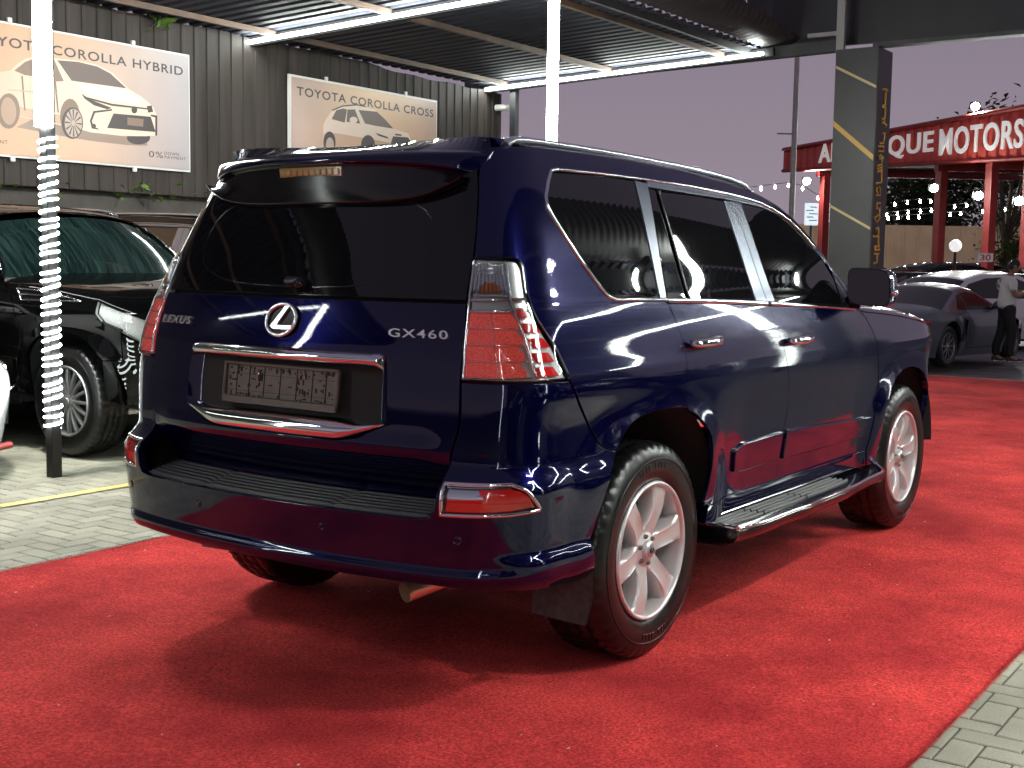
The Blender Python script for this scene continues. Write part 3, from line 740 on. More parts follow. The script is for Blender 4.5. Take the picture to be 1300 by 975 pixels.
    for s in (-1, 1):
        def put(g, name, m, par): return (g if s < 0 else mir(g)).build(name, m, par)
        sp = smooth_poly(tlo, 1, 40)
        g = Geo(); panel(g, sp, off=.012, th=.016, rnd=.008, gap=.006); tl = put(g, 'taillight', lensC, root)
        g = Geo(); panel(g, sp, off=-.010, th=.02, gap=.008); put(g, 'housing', mat('lamp housing', (.60, .61, .62), .25, .2), tl)
        # four stacked rows of red segments towards the rear, red blocks on the side, clear upper chamber with amber bulb
        def at(fu, z):     # fraction across the lamp at a height
            a = np.interp(z, [1.03, 1.15, 1.263, 1.405], [.690, .708, .732, .770]); b = np.interp(z, [1.03, 1.077, 1.129, 1.175, 1.22, 1.27, 1.4], [1.06, 1.045, 1.024, .989, .955, .94, .925]); return a+(b-a)*fu, z
        for k in range(4):
            z0 = 1.043+k*.049; z1 = z0+.043; fr = (.56, .585, .62, .64)[k]
            P_ = [at(.03, z0), at(fr, z0), at(fr+.015, (z0+z1)/2), at(fr-.05, z1), at(.03, z1)]
            g = Geo(); panel(g, P_, off=.002, th=.008, grid=.015, gap=.001); put(g, 'red_segment', redM, tl)
        for k in range(5):
            z0 = (1.045, 1.088, 1.132, 1.177, 1.223)[k]; z1 = z0+.028; f0 = (.70, .72, .73, .72, .70)[k]; f1 = (.90, .91, .93, .93, .88)[k]
            g = Geo(); panel(g, [at(f0, z0), at(f1, z0), at(f1-.03, z1), at(f0-.03, z1)], off=.003, th=.008, grid=.012, gap=.001); put(g, 'side_marker', redL, tl)
        g = Geo(); panel(g, [at(.06, 1.285), at(.62, 1.285), at(.60, 1.387), at(.06, 1.387)], off=.001, th=.006, grid=.015); put(g, 'reversing_reflector', fluted, tl)
        g = Geo()
        for k in range(9): strip(g, [at(.08+.066*k, 1.29), at(.078+.064*k, 1.336), at(.075+.062*k, 1.385)], w=.011, h=.006, off=.002)
        for z in (1.352, 1.366, 1.380): strip(g, [at(.06, z), at(.34, z+.001), at(.62, z)], w=.007, h=.005, off=.0045)
        put(g, 'chrome_flutes', lensS, tl)
        g = Geo()
        for k in range(5): strip(g, [at(.20+.066*k, 1.290), at(.20+.066*k, 1.306+.008*(k % 3)), at(.20+.066*k, 1.315+.010*(k % 2))], w=.010, h=.007, off=.004)
        put(g, 'indicator_bulb', amberL, tl)
        g = Geo()
        for z in (1.0415, 1.0895, 1.1385, 1.1875, 1.2365): strip(g, [at(.03, z), at(.30, z), at(.60, z+.001)], w=.0055, h=.006, off=.004)
        strip(g, [at(.30, 1.045), at(.30, 1.235)], w=.004, h=.004, off=.006)
        put(g, 'row_divider', lensS, tl)
        g = Geo(); strip(g, [at(.02, 1.035), at(.018, 1.15), at(.018, 1.263), at(.018, 1.39)], w=.010, h=.004, off=.003)
        strip(g, [at(.66, 1.04), at(.66, 1.13), at(.68, 1.2), at(.66, 1.27), at(.66, 1.39)], w=.012, h=.006, off=.0)
        for z in (1.240, 1.274): strip(g, [at(.03, z), at(.95, z+.004)], w=.010, h=.004, off=.0)
        put(g, 'chrome_divider', chrome, tl)
    # ---- bumper
    rb = [(0, .612), (.40, .612), (.60, .612), (.645, .618), (.662, .645), (.664, .75), (.672, .82), (.690, .88), (.692, .94), (.690, 1.025), (1.060, 1.025)]+[(1.113, .953), (1.18, .879), (1.235, .810), (1.26, .791), (1.30, .780), (1.324, .779), (1.272, .71), (1.222, .601), (1.168, .492), (1.185, .43), (1.235, .365), (1.10, .375), (.967, .390), (.807, .403), (.687, .408), (.3, .405), (0, .405)]
    outl = rb+[(-a, b) for a, b in rb[::-1] if a > 0]
    hole = [(.675, .728), (.852, .730), (.895, .711), (.945, .652), (.945, .644), (.857, .638), (.683, .632)]
    g = Geo(); panel(g, outl, S=PB, th=.03, rnd=.004, holes=[hole, [(-a, b) for a, b in hole[::-1]]])
    bump = g.build('rear_bumper', paint, root)
    for s in (-1, 1):
        def put(g, name, m, par): return (g if s < 0 else mir(g)).build(name, m, par)
        g = Geo(); panel(g, hole, S=PB, off=-.001, th=.02, gap=.002); lo = put(g, 'fog_reflector', lensC, bump)
        g = Geo(); panel(g, hole, S=PB, off=-.016, th=.01); put(g, 'housing', lensS, lo)
        g = Geo(); strip(g, hole, S=PB, w=.012, h=.004, off=-.001, closed=True); put(g, 'chrome_rim', chrome, lo)
        g = Geo(); panel(g, [(.694, .641), (.855, .646), (.930, .655), (.905, .690), (.880, .712), (.848, .720), (.765, .718), (.785, .684), (.694, .680)], S=PB, off=-.006, th=.008, grid=.012); put(g, 'red_reflector', redL, lo)
        g = Geo(); panel(g, [(.694, .643), (.853, .648), (.915, .657), (.905, .672), (.694, .674)], S=PB, off=-.0045, th=.004, grid=.012); put(g, 'red_reflector', redB, lo)
    pp = Geo(); ys = np.linspace(-.640, .640, 60)
    def edge(y, z, ins):
        mm = np.linspace(0, .9, 200); q = PB(mm, np.full(200, z)); x = np.interp(abs(y), -q[:, 1], q[:, 0]); return x+ins
    rows = []; nr = 70
    for k in range(nr+1):
        t = k/nr; rr = []
        for y in ys:
            xo = edge(y, .612, .012); xi = edge(y, .80, .092)
            ribs = .0065*(1 if math.sin(t*math.pi*2*7) > -.1 else 0) if .06 < t < .9 else .0
            rr.append((xo+(xi-xo)*t, y, .612+ribs+.034*t-(.006 if abs(abs(y)-.30) < .012 else 0)))
        rows.append(rr)
    pp.loft(rows, smooth=R_(25), flip=False); pp.build('step_pad', padM, bump)
    for m_, z_ in ((.737, .560), (.27, .553), (-.30, .553), (-.737, .560)):
        c = on_surf(PB, [(m_, z_)], 0)[0]; nn = surf_normal(PB, np.array([m_]), np.array([z_]))[0]
        fr = frame_of(c, np.cross((0, 0, 1), nn), (0, 0, 1))
        q = Geo(); q.lathe([(0, .0022), (.009, .0020), (.0105, .0008), (.0115, .0008), (.013, .0018), (.0135, -.002)], 20); sg = Geo(); sg.merge(q, xf=fr); sg.build('parking_sensor', paint, bump)
    # ---- tailgate
    r_ = [(.662, .625), (.656, .70), (.659, .75), (.666, .815), (.684, .88), (.687, .94), (.685, 1.03), (.703, 1.15), (.726, 1.262)]
    outl = r_+[(-a, b) for a, b in r_[::-1]]
    rec = [(.435, 1.092), (.447, .880), (.335, .832), (.28, .820), (-.28, .820), (-.335, .832), (-.447, .880), (-.435, 1.092)]
    def PT(m, z):     # the skin tucks in under the number-plate ledge
        p_ = PS(m, z); p_[..., 0] += .10*sm(.80, .635, z)-.012*np.exp(-((np.asarray(z)-.815)/.03)**2)*sm(.66, .55, np.abs(m))
        return p_
    g = Geo(); panel(g, outl, S=PT, holes=[rec], th=.014)
    # recess walls and floor
    L = resample(rec, .03); a = PS(L[:, 0], L[:, 1]); cx = np.array([0, .96]); L2 = np.array([(max(-.40, min(.40, q[0]*.93)), cx[1]+(q[1]-cx[1])*.86) for q in L]); b = PS(L2[:, 0], L2[:, 1])+np.array([.035, 0, 0])
    n = len(L); V = np.concatenate([a, b]); F = [[i, (i+1) % n, n+(i+1) % n, n+i] for i in range(n)]; F.append([n+i for i in range(n)])
    cen = V.mean(0); F = [f if np.cross(V[f[1]]-V[f[0]], V[f[2]]-V[f[0]]) @ (np.array([cen[0]-.3, 0, .96])-V[f].mean(0)) > 0 else f[::-1] for f in F]
    g.add(V, F, smooth=R_(40)); tg = g.build('tailgate', paint, root)
    # chrome bars
    g = Geo(); secs = []
    for y in np.linspace(-.437, .437, 41):
        e_ = min(1, (.44-abs(y))/.03+.15); x = float(PS(np.array([-y]), np.array([1.08]))[0, 0])
        prof = [(.03, 1.062), (-.004, 1.058), (-.020*e_, 1.064), (-.026*e_, 1.076), (-.022*e_, 1.088), (.001, 1.101), (.03, 1.103)]
        secs.append([(x+dx, y, z-.012*(1-e_)) for dx, z in prof])
    g.loft(secs, smooth=R_(50), caps=True); g.build('chrome_garnish', chrome, tg)
    g = Geo(); secs = []
    for y in np.linspace(-.452, .452, 45):
        zb = float(np.interp(abs(y), [0, .28, .335, .452], [.818, .818, .832, .880])); zt = .884
        x = float(PS(np.array([-y]), np.array([.86]))[0, 0]); e_ = max(.1, min(1, (zt-zb)/.05))
        prof = [(.04, zt+.004), (.012, zt), (-.006-.006*e_, zt-.012*e_-.002), (-.016*e_-.004, (zt*.55+zb*.45)), (-.020*e_-.002, zb+.012*e_), (-.006, zb), (.03, zb+.002)]
        secs.append([(x+dx, y, z) for dx, z in prof])
    g.loft(secs, smooth=R_(50), caps=True); g.build('chrome_garnish', chrome, tg)
    # rear window, spoiler
    w_ = [(.728, 1.272), (.768, 1.41), (.787, 1.49), (.806, 1.60), (.815, 1.715)]
    g = Geo(); panel(g, w_+[(-a, b) for a, b in w_[::-1]], off=-.002); rw = g.build('rear_window', rearglass, tg)
    g = Geo(); secs = []
    g = Geo()
    fr_ = smooth_poly([(-.60, 1.30), (.60, 1.30), (.655, 1.62), (-.655, 1.62)], 3, 100); strip(g, fr_, w=.004, h=.0004, off=-.0015, closed=True, ds=.04); g.build('heater_border', heatM, rw)
    g = Geo(); c = on_surf(PS, [(.055, 1.305)], -.002)[0]; nn = surf_normal(PS, np.array([.055]), np.array([1.305]))[0]; q = Geo(); q.lathe([(0, .035), (.014, .034), (.022, .024), (.026, .0)], 18); g.merge(q, xf=frame_of(c, (0, -1, 0), np.cross(nn, (0, -1, 0)))); g.box(c+np.array([-.012, .03, .012]), (.03, .085, .03), bev=.010); g.build('wiper_pivot', blackg, rw)
    g = Geo(); secs = []
    rx = np.array([q[0][0] for q in roof_secs])
    def roofz(x, y):
        k = int(np.argmin(abs(rx-x))); q = np.array(roof_secs[k]); return float(np.interp(y, q[:, 1], q[:, 2]))
    gar = []
    def gx(y, z): return float(PS(np.array([-y]), np.array([z]))[0, 0])
    for y in np.linspace(-.603, .603, 61):
        a = abs(y)/.603; xt = -.785+.140*a**2.4+.040*float(sm(.92, 1., a)); zt = 1.716-.040*a**3; zq = 1.752-.006*a**3; x0 = -.45; zs = roofz(x0, y*.985)+.003; xg = max(gx(y, zt-.03)+.01, xt+.05)
        prof = [(x0+.02, zs-.012), (x0, zs+.001), (x0-.10, zs-.002-.002*a), (xt+.10, zq), (xt+.04, zq-.010), (xt+.012, zq-.024), (xt, zt), (xt+.006, zt-.010), (xt+.02, zt-.016), (xg, zt-.022)]
        secs.append([(px_, y, pz) for px_, pz in prof])
        zb_ = 1.572+.088*a**5; xb = gx(y, zb_); zm = (zt-.026+zb_)/2
        if a < .975: gar.append([(xt+.016, y, zt-.0145), (xt+.022, y, zt-.022), ((xt+.022)*.45+(xb-.012)*.55-.004, y, zm), (xb-.014, y, zb_+.008), (xb-.010, y, zb_), (xb+.012, y, zb_-.002)])
    for sec, sy in ((secs[0], -1), (secs[-1], 1)):
        q = np.array(sec); c = (q[0]+q[5])/2; cl = c+(q-c)*np.array([.85, 1, .30])+np.array([.02, sy*.006, 0])
        secs = [cl.tolist()]+secs if sy < 0 else secs+[cl.tolist()]
    g.loft(secs, smooth=R_(60), flip=True)
    sp = g.build('spoiler', [paint], tg)
    g = Geo(); g.loft(gar, smooth=R_(50), flip=True); g.build('spoiler_underside', blackg, sp)
    g = Geo()
    for k in range(10): g.box((0, -.1215+.027*k, 0), (.012, .024, .022), bev=.003)
    g.box((.006, 0, 0), (.012, .285, .032), bev=.003)
    xf = Matrix.Translation((-.764, .0, 1.678)) @ Matrix.Rotation(R_(-8), 4, 'Y')
    Geo().merge(g, xf=xf).build('brake_light', amberdark, sp)
    # number-plate frame with an empty holder
    fr = frame_of((-.902, 0, .971), (0, -1, 0), (.008/.07, 0, 1)); pg = Geo()
    Hh, Wd = .070, .265
    q = Geo()
    for sx, sy, wx, wy in ((0, 1, 2*Wd, .012), (0, -1, 2*Wd, .026), (1, 0, .012, .14), (-1, 0, .012, .14)):
        q.box((sx*(Wd-.006), sy*(Hh-(.006 if sy > 0 else .013)), .004), (wx, wy, .018), bev=.004)
    pg.merge(q, xf=fr); pf = pg.build('plate_frame', framM, tg)
    q = Geo(); q.box((0, .006, -.001), (2*Wd-.02, .105, .006)); q.box((0, 0, -.02), (.40, .06, .04)); pg = Geo(); pg.merge(q, xf=fr); pg.build('plate_holder', plateM, pf)
    q = Geo(); r2 = random.Random(3)
    for xx in (-.205, -.145, -.075, 0, .075, .145, .205): q.box((xx, .006, .0025), (.003, .104, .002))
    for xx in np.linspace(-.235, .235, 60):
        for yy, pr in ((.050, .45), (-.040, .55), (.012, .30), (-.008, .25), (.030, .2)):
            if abs(abs(xx)-.04) < .035 and abs(yy) < .05: continue
            if r2.random() < pr: q.box((xx+r2.uniform(-.003, .003), yy+r2.uniform(-.006, .004), .0026), (r2.choice((.004, .006, .009)), r2.choice((.004, .006, .014)), .002))
    for s in (-1, 1):
        for k in range(14): q.box((s*(.105+r2.uniform(-.025, .025)), r2.uniform(-.025, .045), .0026), (.005, r2.choice((.005, .010, .016)), .002))
        q.box((s*.045, -.002, .0026), (.016, .004, .002))
    q.box((0, .030, .0022), (.5, .0012, .0015)); q.box((0, -.027, .0022), (.5, .0012, .0015))
    pg = Geo(); pg.merge(q, xf=fr); pg.build('holder_slots', under, pf)
    for s in (-1, 1):
        q = Geo(); q.lathe([(0, .006), (.006, .005), (.0075, .002)], 12, c=(s*.105, .034, 0)); pg = Geo(); pg.merge(q, xf=fr); pg.build('screw', chrome, pf)
    # emblem and lettering
    c = on_surf(PS, [(0, 1.187)], .004)[0]; nn = surf_normal(PS, np.array([0.]), np.array([1.187]))[0]; fr = frame_of(c, (0, -1, 0), np.cross(nn, (0, -1, 0)))
    q = Geo(); q.tube([(.066*math.cos(a), .053*math.sin(a), .006) for a in np.linspace(0, 2*math.pi, 49)[:-1]], .0068, 10, closed=True)
    q.prism([(.030, .050), (.014, .052), (-.036, -.016), (-.040, -.026), (-.030, -.033), (.050, -.033), (.056, -.020), (-.012, -.020), (-.010, -.012)], .010)
    g = Geo(); g.merge(q, xf=fr); g.build('emblem', silverM, tg)
    q = Geo(); q.lathe([(0, .001), (1, .001), (1.0, -.004)], 40); g = Geo()
    g.merge(q, xf=fr @ Matrix.Diagonal((.066, .053, 1, 1))); g.build('emblem_back', blackg, tg)
    for word, m0, m1, z0, z1 in (('LEXUS', -.672, -.486, 1.153, 1.181), ('GX460', .445, .655, 1.152, 1.178)):
        t, w = text_geo(word, 1.0, ext=.04, space=1.15, bold=.006); V = np.concatenate(t.V); z_ = V[:, 2]
        mmv = m0+(V[:, 0]-w[0])/(w[1]-w[0])*(m1-m0); zv = z0+(V[:, 1]-w[2])/(w[3]-w[2])*(z1-z0)
        V3 = PS(mmv, zv)+surf_normal(PS, mmv, zv)*(.0032+z_/.04*.0028)[:, None]
        g = Geo(); g.add(V3, t.F); g.build('lettering', silverM, tg)
    # ---- hood, windscreen, front face
    secs = []
    for x in np.linspace(2.06, 3.64, 36):
        z0 = float(np.interp(x+1.6, [3.66, 3.95, 4.3, 4.55, 4.74, 5.02, 5.24], [1.178, 1.163, 1.138, 1.111, 1.087, .992, .90])); y0 = float(side_y(x, z0))
        z1 = float(np.interp(x, [2.06, 2.4, 2.9, 3.3, 3.5, 3.64], [1.262, 1.245, 1.215, 1.165, 1.11, 1.04])); z1 = max(z1, z0+.03)
        p0 = np.array([y0, z0]); p1 = np.array([y0-.028, z0+.055]); p2 = np.array([y0*.62, z1]); p3 = np.array([0, z1])
        half = [(1-t)**3*p0+3*t*(1-t)**2*p1+3*t*t*(1-t)*p2+t**3*p3 for t in np.linspace(0, 1, 18)]
        if x > 3.45:
            sc = 1-((x-3.45)/.19)**2*.10; half = [np.array([h[0]*sc, h[1]]) for h in half]
        secs.append([(x+.04*(1-(h[0]/.9)**2), -h[0], h[1]) for h in half]+[(x+.04*(1-(h[0]/.9)**2), h[0], h[1]) for h in half[-2::-1]])
    Geo().loft(secs, smooth=True).build('hood', paint, root)
    hood_front = secs[-1]
    secs = []
    for t in np.linspace(0, 1, 14):
        ml = np.interp(t, [0, .25, .5, .75, 1], [3.655, 3.56, 3.46, 3.345, 3.16]); zl = np.interp(t, [0, .25, .5, .75, 1], [1.222, 1.327, 1.42, 1.512, 1.622])
        q = PS(np.array([ml]), np.array([zl]))[0]+np.array([-.004, .012, -.006]); sec = []
        for u in np.linspace(-1, 1, 31):
            y = u*abs(q[1]); b = (1-u*u); sec.append((q[0]+.17*b-.0*t, y, q[2]+.05*b*(.3+t)))
        secs.append(sec)
    Geo().loft(secs, smooth=True, flip=False).build('windscreen', glassM, root)
    g = Geo(); xe = secs[0]; g.loft([[(a[0], a[1], a[2]+.002) for a in xe], [(a[0]+.03, a[1]*1.02, 1.19) for a in xe]], smooth=True, flip=True)
    g.build('cowl', blackp, root)
    # front: grille, bumper
    g = Geo(); secs = []
    for z in np.linspace(.40, .80, 14):
        e = PS(np.array([5.26]), np.array([z]))[0]; secs.append([(e[0]+.16*(1-u*u)-.05*max(0, .52-z)/.12, u*abs(e[1]), z) for u in np.linspace(-1, 1, 31)])
    g.loft(secs, smooth=True, flip=True); g.build('front_bumper', paint, root)
    g = Geo(); secs = []
    for z in np.linspace(.78, 1.06, 8):
        e = PS(np.array([5.26]), np.array([.80]))[0]; xx = e[0]-.12*(z-.78)/.28; secs.append([(xx+.15*(1-u*u), u*.70, z) for u in np.linspace(-1, 1, 31)])
    g.loft(secs, smooth=True, flip=True); gr = g.build('grille', blackg, root)
    g = Geo()
    for z in np.linspace(.80, .98, 5):
        e = PS(np.array([5.26]), np.array([.80]))[0]; xx = e[0]-.12*(z-.78)/.28+.012; g.tube([(xx+.15*(1-u*u), u*.70, z) for u in np.linspace(-.72, .72, 21)], .011, 8)
    g.build('grille_bar', chrome, gr)
    # ---- roof rails
    for s in (-1, 1):
        pth = [(x, -.605+.012*t_, 1.7785+dz) for x, dz, t_ in ((-.50, -.012, 0), (-.46, .006, 0), (-.40, .012, 0), (-.2, .014, 0), (.1, .014, 0), (.4, .010, 0), (.7, .004, 0), (1.0, -.006, 0), (1.2, -.018, 0), (1.33, -.034, 0), (1.40, -.062, 0))]
        P_ = np.array(pth); tt = np.linspace(0, len(P_)-1, 60); P_ = np.stack([np.interp(tt, range(len(P_)), P_[:, k]) for k in range(3)], 1)
        g = Geo(); g.tube(P_, .0185, 14, flat=[(.72*math.cos(a), 1.2*math.sin(a)) for a in np.linspace(0, 2*math.pi, 15)[:-1]]); g = g if s < 0 else mir(g)
        g.build('roof_rail', railM, root)
    # ---- mirrors
    for s in (-1, 1):
        g = Geo(); secs = []
        for t in np.linspace(0, 1, 14):
            sc = (1-.0*t)*(1 if t < .2 else math.sqrt(max(.0, 1-((t-.2)/.82)**2.4))); x = 1.93+.17*t; sec = []
            for a in np.linspace(0, 2*math.pi, 29)[:-1]:
                c_, s_ = math.cos(a), math.sin(a); e = .42
                sec.append((x-.006*s_, -.990-.103*sc*np.sign(c_)*abs(c_)**e-.012*t, 1.297+.088*sc*np.sign(s_)*abs(s_)**e-.012*c_))
            secs.append(sec)
        g.loft(secs, closed=True, smooth=R_(60))
        g.tube([(1.99, -.88, 1.225), (2.0, -.93, 1.222)], [.035, .03], 10)
        mo = (g if s < 0 else mir(g)).build('door_mirror', paint, root)
        def rr(k, x, off=0): return [(x-.006*math.sin(a), -.990-k*.103*np.sign(math.cos(a))*abs(math.cos(a))**.42, 1.297+k*.088*np.sign(math.sin(a))*abs(math.sin(a))**.42-.012*math.cos(a)) for a in np.linspace(0, 2*math.pi, 29)[:-1]]
        g = Geo(); g.loft([rr(1.0, 1.9295), rr(.985, 1.924), rr(.955, 1.924), rr(.945, 1.933)], closed=True, smooth=R_(40)); (g if s < 0 else mir(g)).build('mirror_rim', blackg, mo)
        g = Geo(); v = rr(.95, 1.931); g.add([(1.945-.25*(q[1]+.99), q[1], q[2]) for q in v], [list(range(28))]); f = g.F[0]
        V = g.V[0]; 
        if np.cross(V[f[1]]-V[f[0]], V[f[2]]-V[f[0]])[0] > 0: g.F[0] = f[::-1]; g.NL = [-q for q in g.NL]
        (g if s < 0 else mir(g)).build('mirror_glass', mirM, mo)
        g = Geo(); g.tube([(1.955+.10*t, -1.0945-.006*math.sin(math.pi*t)+.10*t*t*.4, 1.275-.01*t) for t in np.linspace(0, 1, 9)], [.012, .016, .018, .018, .018, .017, .015, .012, .006], 8)
        (g if s < 0 else mir(g)).build('mirror_lamp', lensS, mo)
    # ---- running boards
    for s in (-1, 1):
        g = Geo(); secs = []; xs = np.linspace(.46, 2.18, 50)
        def yo(x): return 1.052-.030*sm(1.55, 2.2, x)-.02*sm(.70, .46, x)+.006*np.exp(-((x-1.1)/.12)**2)
        for x in xs:
            o = float(yo(x)); secs.append([(x, -.86, .395), (x, -o+.055, .398), (x, -o+.012, .396), (x, -o, .388), (x, -o-.002, .372), (x, -o+.012, .345), (x, -o+.06, .325), (x, -.86, .325)])
        g.loft(secs, closed=True, caps=True, smooth=R_(35), flip=False)
        rb_ = (g if s < 0 else mir(g)).build('running_board', blackg, root)
        g = Geo()
        for k in range(4):
            f = .10+.235*k
            for x0, x1 in ((.50, .80), (.815, 1.25), (1.265, 1.78)):
                g.tube([(x, -(.885+(float(yo(x))-.935)*f/.97), .400) for x in np.linspace(x0, x1, 8)], .0078, 6)
        (g if s < 0 else mir(g)).build('step_ribs', ribM, rb_)
        g = Geo(); g.tube([(x, -float(yo(x))+.006, .394) for x in np.linspace(.462, 2.16, 50)], .0068, 8)
        g.tube([(.468, -.895, .402), (.47, -1.03, .40)], .010, 8); g.tube([(x, -.885, .412) for x in np.linspace(.47, 1.95, 10)], .006, 8)
        g.tube([(2.16, -1.02, .398), (2.20, -.97, .42), (2.22, -.93, .45)], .011, 8)
        (g if s < 0 else mir(g)).build('chrome_edge', chrome, rb_)
        # mud flap
        g = Geo(); g.loft([[(-.425, -.70, .36), (-.425, -.925, .42)], [(-.43, -.70, .30), (-.43, -.935, .31)], [(-.44, -.705, .222), (-.44, -.915, .215)]], smooth=True)
        g.loft([[(-.415, -.70, .36), (-.415, -.925, .42)], [(-.42, -.70, .30), (-.42, -.935, .31)], [(-.43, -.705, .222), (-.43, -.915, .215)]], smooth=True, flip=True)
        (g if s < 0 else mir(g)).build('mud_flap', noisy(mat('mud flap rubber', (.055, .055, .055), .6), 40, .4), root)
    # exhaust
    g = Geo(); g.tube([(-.40, -.62, .42), (-.62, -.56, .385), (-.84, -.485, .340)], .034, 20, caps=False); g.tube([(-.835, -.487, .341), (-.66, -.55, .378)], .029, 20, caps=False)
    g.build('exhaust_pipe', mat('steel tailpipe', (.80, .66, .48), .28, .7), root)
    for x in (0, 2.79):
        for s in (-1, 1): wheel(root, x, s)
ribM = mat('grey rubber ribs', (.13, .13, .13), .4); nutM = mat('dull nut steel', (.25, .24, .24), .35, .8); silverM = mat('satin silver badge', (.88, .88, .88), .24, .85)
redM = noisy(mat('red lamp segments', (.80, .035, .030), .22, 0, .5, emit=(1, .07, .05), es=.26), 210, .45, .8, 330, c2=(1., .30, .24), dist=.006)
fluted = noisy(mat('fluted reflector', (.93, .93, .92), .3, .0), 120, .12, 1., 90, dist=.01, stretch=(1, 4, .6))
heatM = mat('heater line', (.0048, .0048, .0052), .10)
rearglass = mat('tinted rear glass', (.004, .004, .005), .02, 0, 0, ior=1.5)
amberdark = mat('amber brake lamp', (.42, .26, .10), .15, 0, .5)
framM = noisy(mat('plate frame plastic', (.085, .070, .055), .4), 60, .15)
plateM = noisy(mat('plate holder plastic', (.105, .088, .070), .5), 30, .15)
mirM = mat('darkened mirror', (.06, .06, .065), .0, 1.)  # dark reflection put into the mirror colour
suv = thing('parked_suv', 'deep blue SUV with chrome tailgate bars standing on the red carpet', 'suv', (0, 0, 0))
build_suv(suv)
# ------------------------------------------------------------------ sales yard: fences, canopies, lamp poles, portal
fenceM = mat('brown profiled sheet', (.075, .062, .056), .6, spec=.2); t = fenceM.node_tree; b = bsdf(fenceM)
tc = N(t, 'ShaderNodeTexCoord'); mp = N(t, 'ShaderNodeMapping'); mp.inputs['Scale'].default_value = (2.8, 1, .25); n1 = N(t, 'ShaderNodeTexNoise'); n1.inputs['Scale'].default_value = 2.2; n1.inputs['Detail'].default_value = 7
t.links.new(tc.outputs['Object'], mp.inputs[0]); t.links.new(mp.outputs[0], n1.inputs['Vector'])
r1 = N(t, 'ShaderNodeValToRGB'); r1.color_ramp.elements[0].position = .3; r1.color_ramp.elements[1].position = .75; r1.color_ramp.elements[0].color = (.022, .0185, .0168, 1); r1.color_ramp.elements[1].color = (.056, .046, .041, 1)
t.links.new(n1.outputs[0], r1.inputs[0]); t.links.new(r1.outputs[0], b.inputs['Base Color'])
steelM = noisy(mat('dark painted steel', (.045, .047, .052), .5), 3, .3, .1, 40, dist=.003)
rustM = noisy(mat('rusty purlin paint', (.10, .085, .075), .6), 2.2, .5, c2=(.16, .09, .055))
roofM = noisy(mat('dark blue grey roof sheet', (.030, .033, .046), .62, .1, spec=.25), 1.1, .35, rough_amt=.1, stretch=(.3, 2, 1))
blackM = noisy(mat('black lamp pole', (.010, .010, .011), .45), 20, .3)
ledM = mat('white led tube', (.9, .9, .9), .5, emit=(.93, 1., .94), es=LED)
concM = noisy(mat('grey concrete post', (.36, .36, .34), .8), 6, .2, .3, 60, dist=.004)
blockM = noisy(mat('block wall', (.055, .050, .045), .85), 3, .25, .3, 40)
whiteP = mat('white plastic', (.75, .75, .73), .4)
leafM = noisy(mat('green leaves', (.045, .12, .022), .55, spec=.3), 6, .5, c2=(.13, .24, .035))

def fence(x0, x1, y, z0, z1, label, rib=.19):
    g = Geo(); V = []; n = 0; xs = []
    x = x0
    while x < x1:
        for dx, d in ((0, 0), (.135, 0), (.146, -.013), (.179, -.013)): xs.append((x+dx, d))
        x += rib
    r = random.Random(5); rag = {}
    lo = [(xx, y+d, z0) for xx, d in xs]; hi = [(xx, y+d, z1+.012*math.sin(xx*7)+(.065 if xx < 8.8 else .065*max(0, 1-(xx-8.8)/1.2))) for xx, d in xs]
    g.loft([lo, hi], smooth=False); g.loft([[(a, b+.03, c) for a, b, c in lo], [(a, b+.03, c) for a, b, c in hi]], smooth=False, flip=True)
    return tag(g.build('metal_fence', fenceM), label, 'fence')
fence(-9, 12.1, 8.5, 2.08, 3.97, 'tall brown profiled metal fence carrying the two car billboards')
g = Geo(); g.box((1.4, 8.72, 1.09), (21, .2, 2.18)); tag(g.build('block_wall', blockM), 'low grey block wall under the brown metal fence', 'wall')

g = fence(-9, 12.1, -8.7, 0, 3.97, 'unseen brown profiled metal fence added on the far right side of the yard')  # added out of view so the blue doors reflect something dark
def leaf_cluster(g, c, n, spread, size, r, droop=.3):
    for _ in range(n):
        p = np.array(c)+np.array([r.gauss(0, spread[0]), r.gauss(0, spread[1]), r.gauss(0, spread[2])])
        a, e, w = r.uniform(0, 6.28), r.uniform(-1, .8), r.gauss(0, .5); s = size*r.uniform(.6, 1.3)
        M = Matrix.Translation(p) @ Matrix.Rotation(a, 4, 'Z') @ Matrix.Rotation(e, 4, 'Y') @ Matrix.Rotation(w, 4, 'X')
        V = np.array([(0, 0, 0), (.35*s, .32*s, .05*s), (s, 0, -droop*.3*s), (.35*s, -.32*s, .05*s)]); V = V @ np.array(M.to_3x3()).T+np.array(M.translation)
        g.add(V, [[0, 1, 2], [0, 2, 3]])
r = random.Random(11)
def plant(label, c, n, spread, size, cat='plant', stem=None):
    t_ = thing('climbing_plant', label, cat, tuple(c)); g = Geo(); leaf_cluster(g, (0, 0, 0), n, spread, size, r); g.build('leaf_cluster', leafM, t_)
    g = Geo(); g.tube([(-.12, .06, -.05), (-.06, .02, .02), (0, 0, 0), (.1, .0, -.04)], .006, 6); g.build('stem', blockM, t_)
plant('bright green vine leaves poking through where fence meets canopy roof', (5.62, 8.38, 3.96), 16, (.07, .03, .07), .15)
plant('green weeds growing on the wall under the right end of the hybrid car billboard', (5.35, 8.55, 2.12), 50, (.22, .05, .05), .11)
plant('scrubby weeds on the wall just left of the wrapped lamp pole', (4.05, 8.55, 2.10), 26, (.5, .05, .035), .09)
plant('small green weeds on the wall behind the black spoiler tip', (6.35, 8.55, 2.10), 26, (.3, .05, .045), .10)

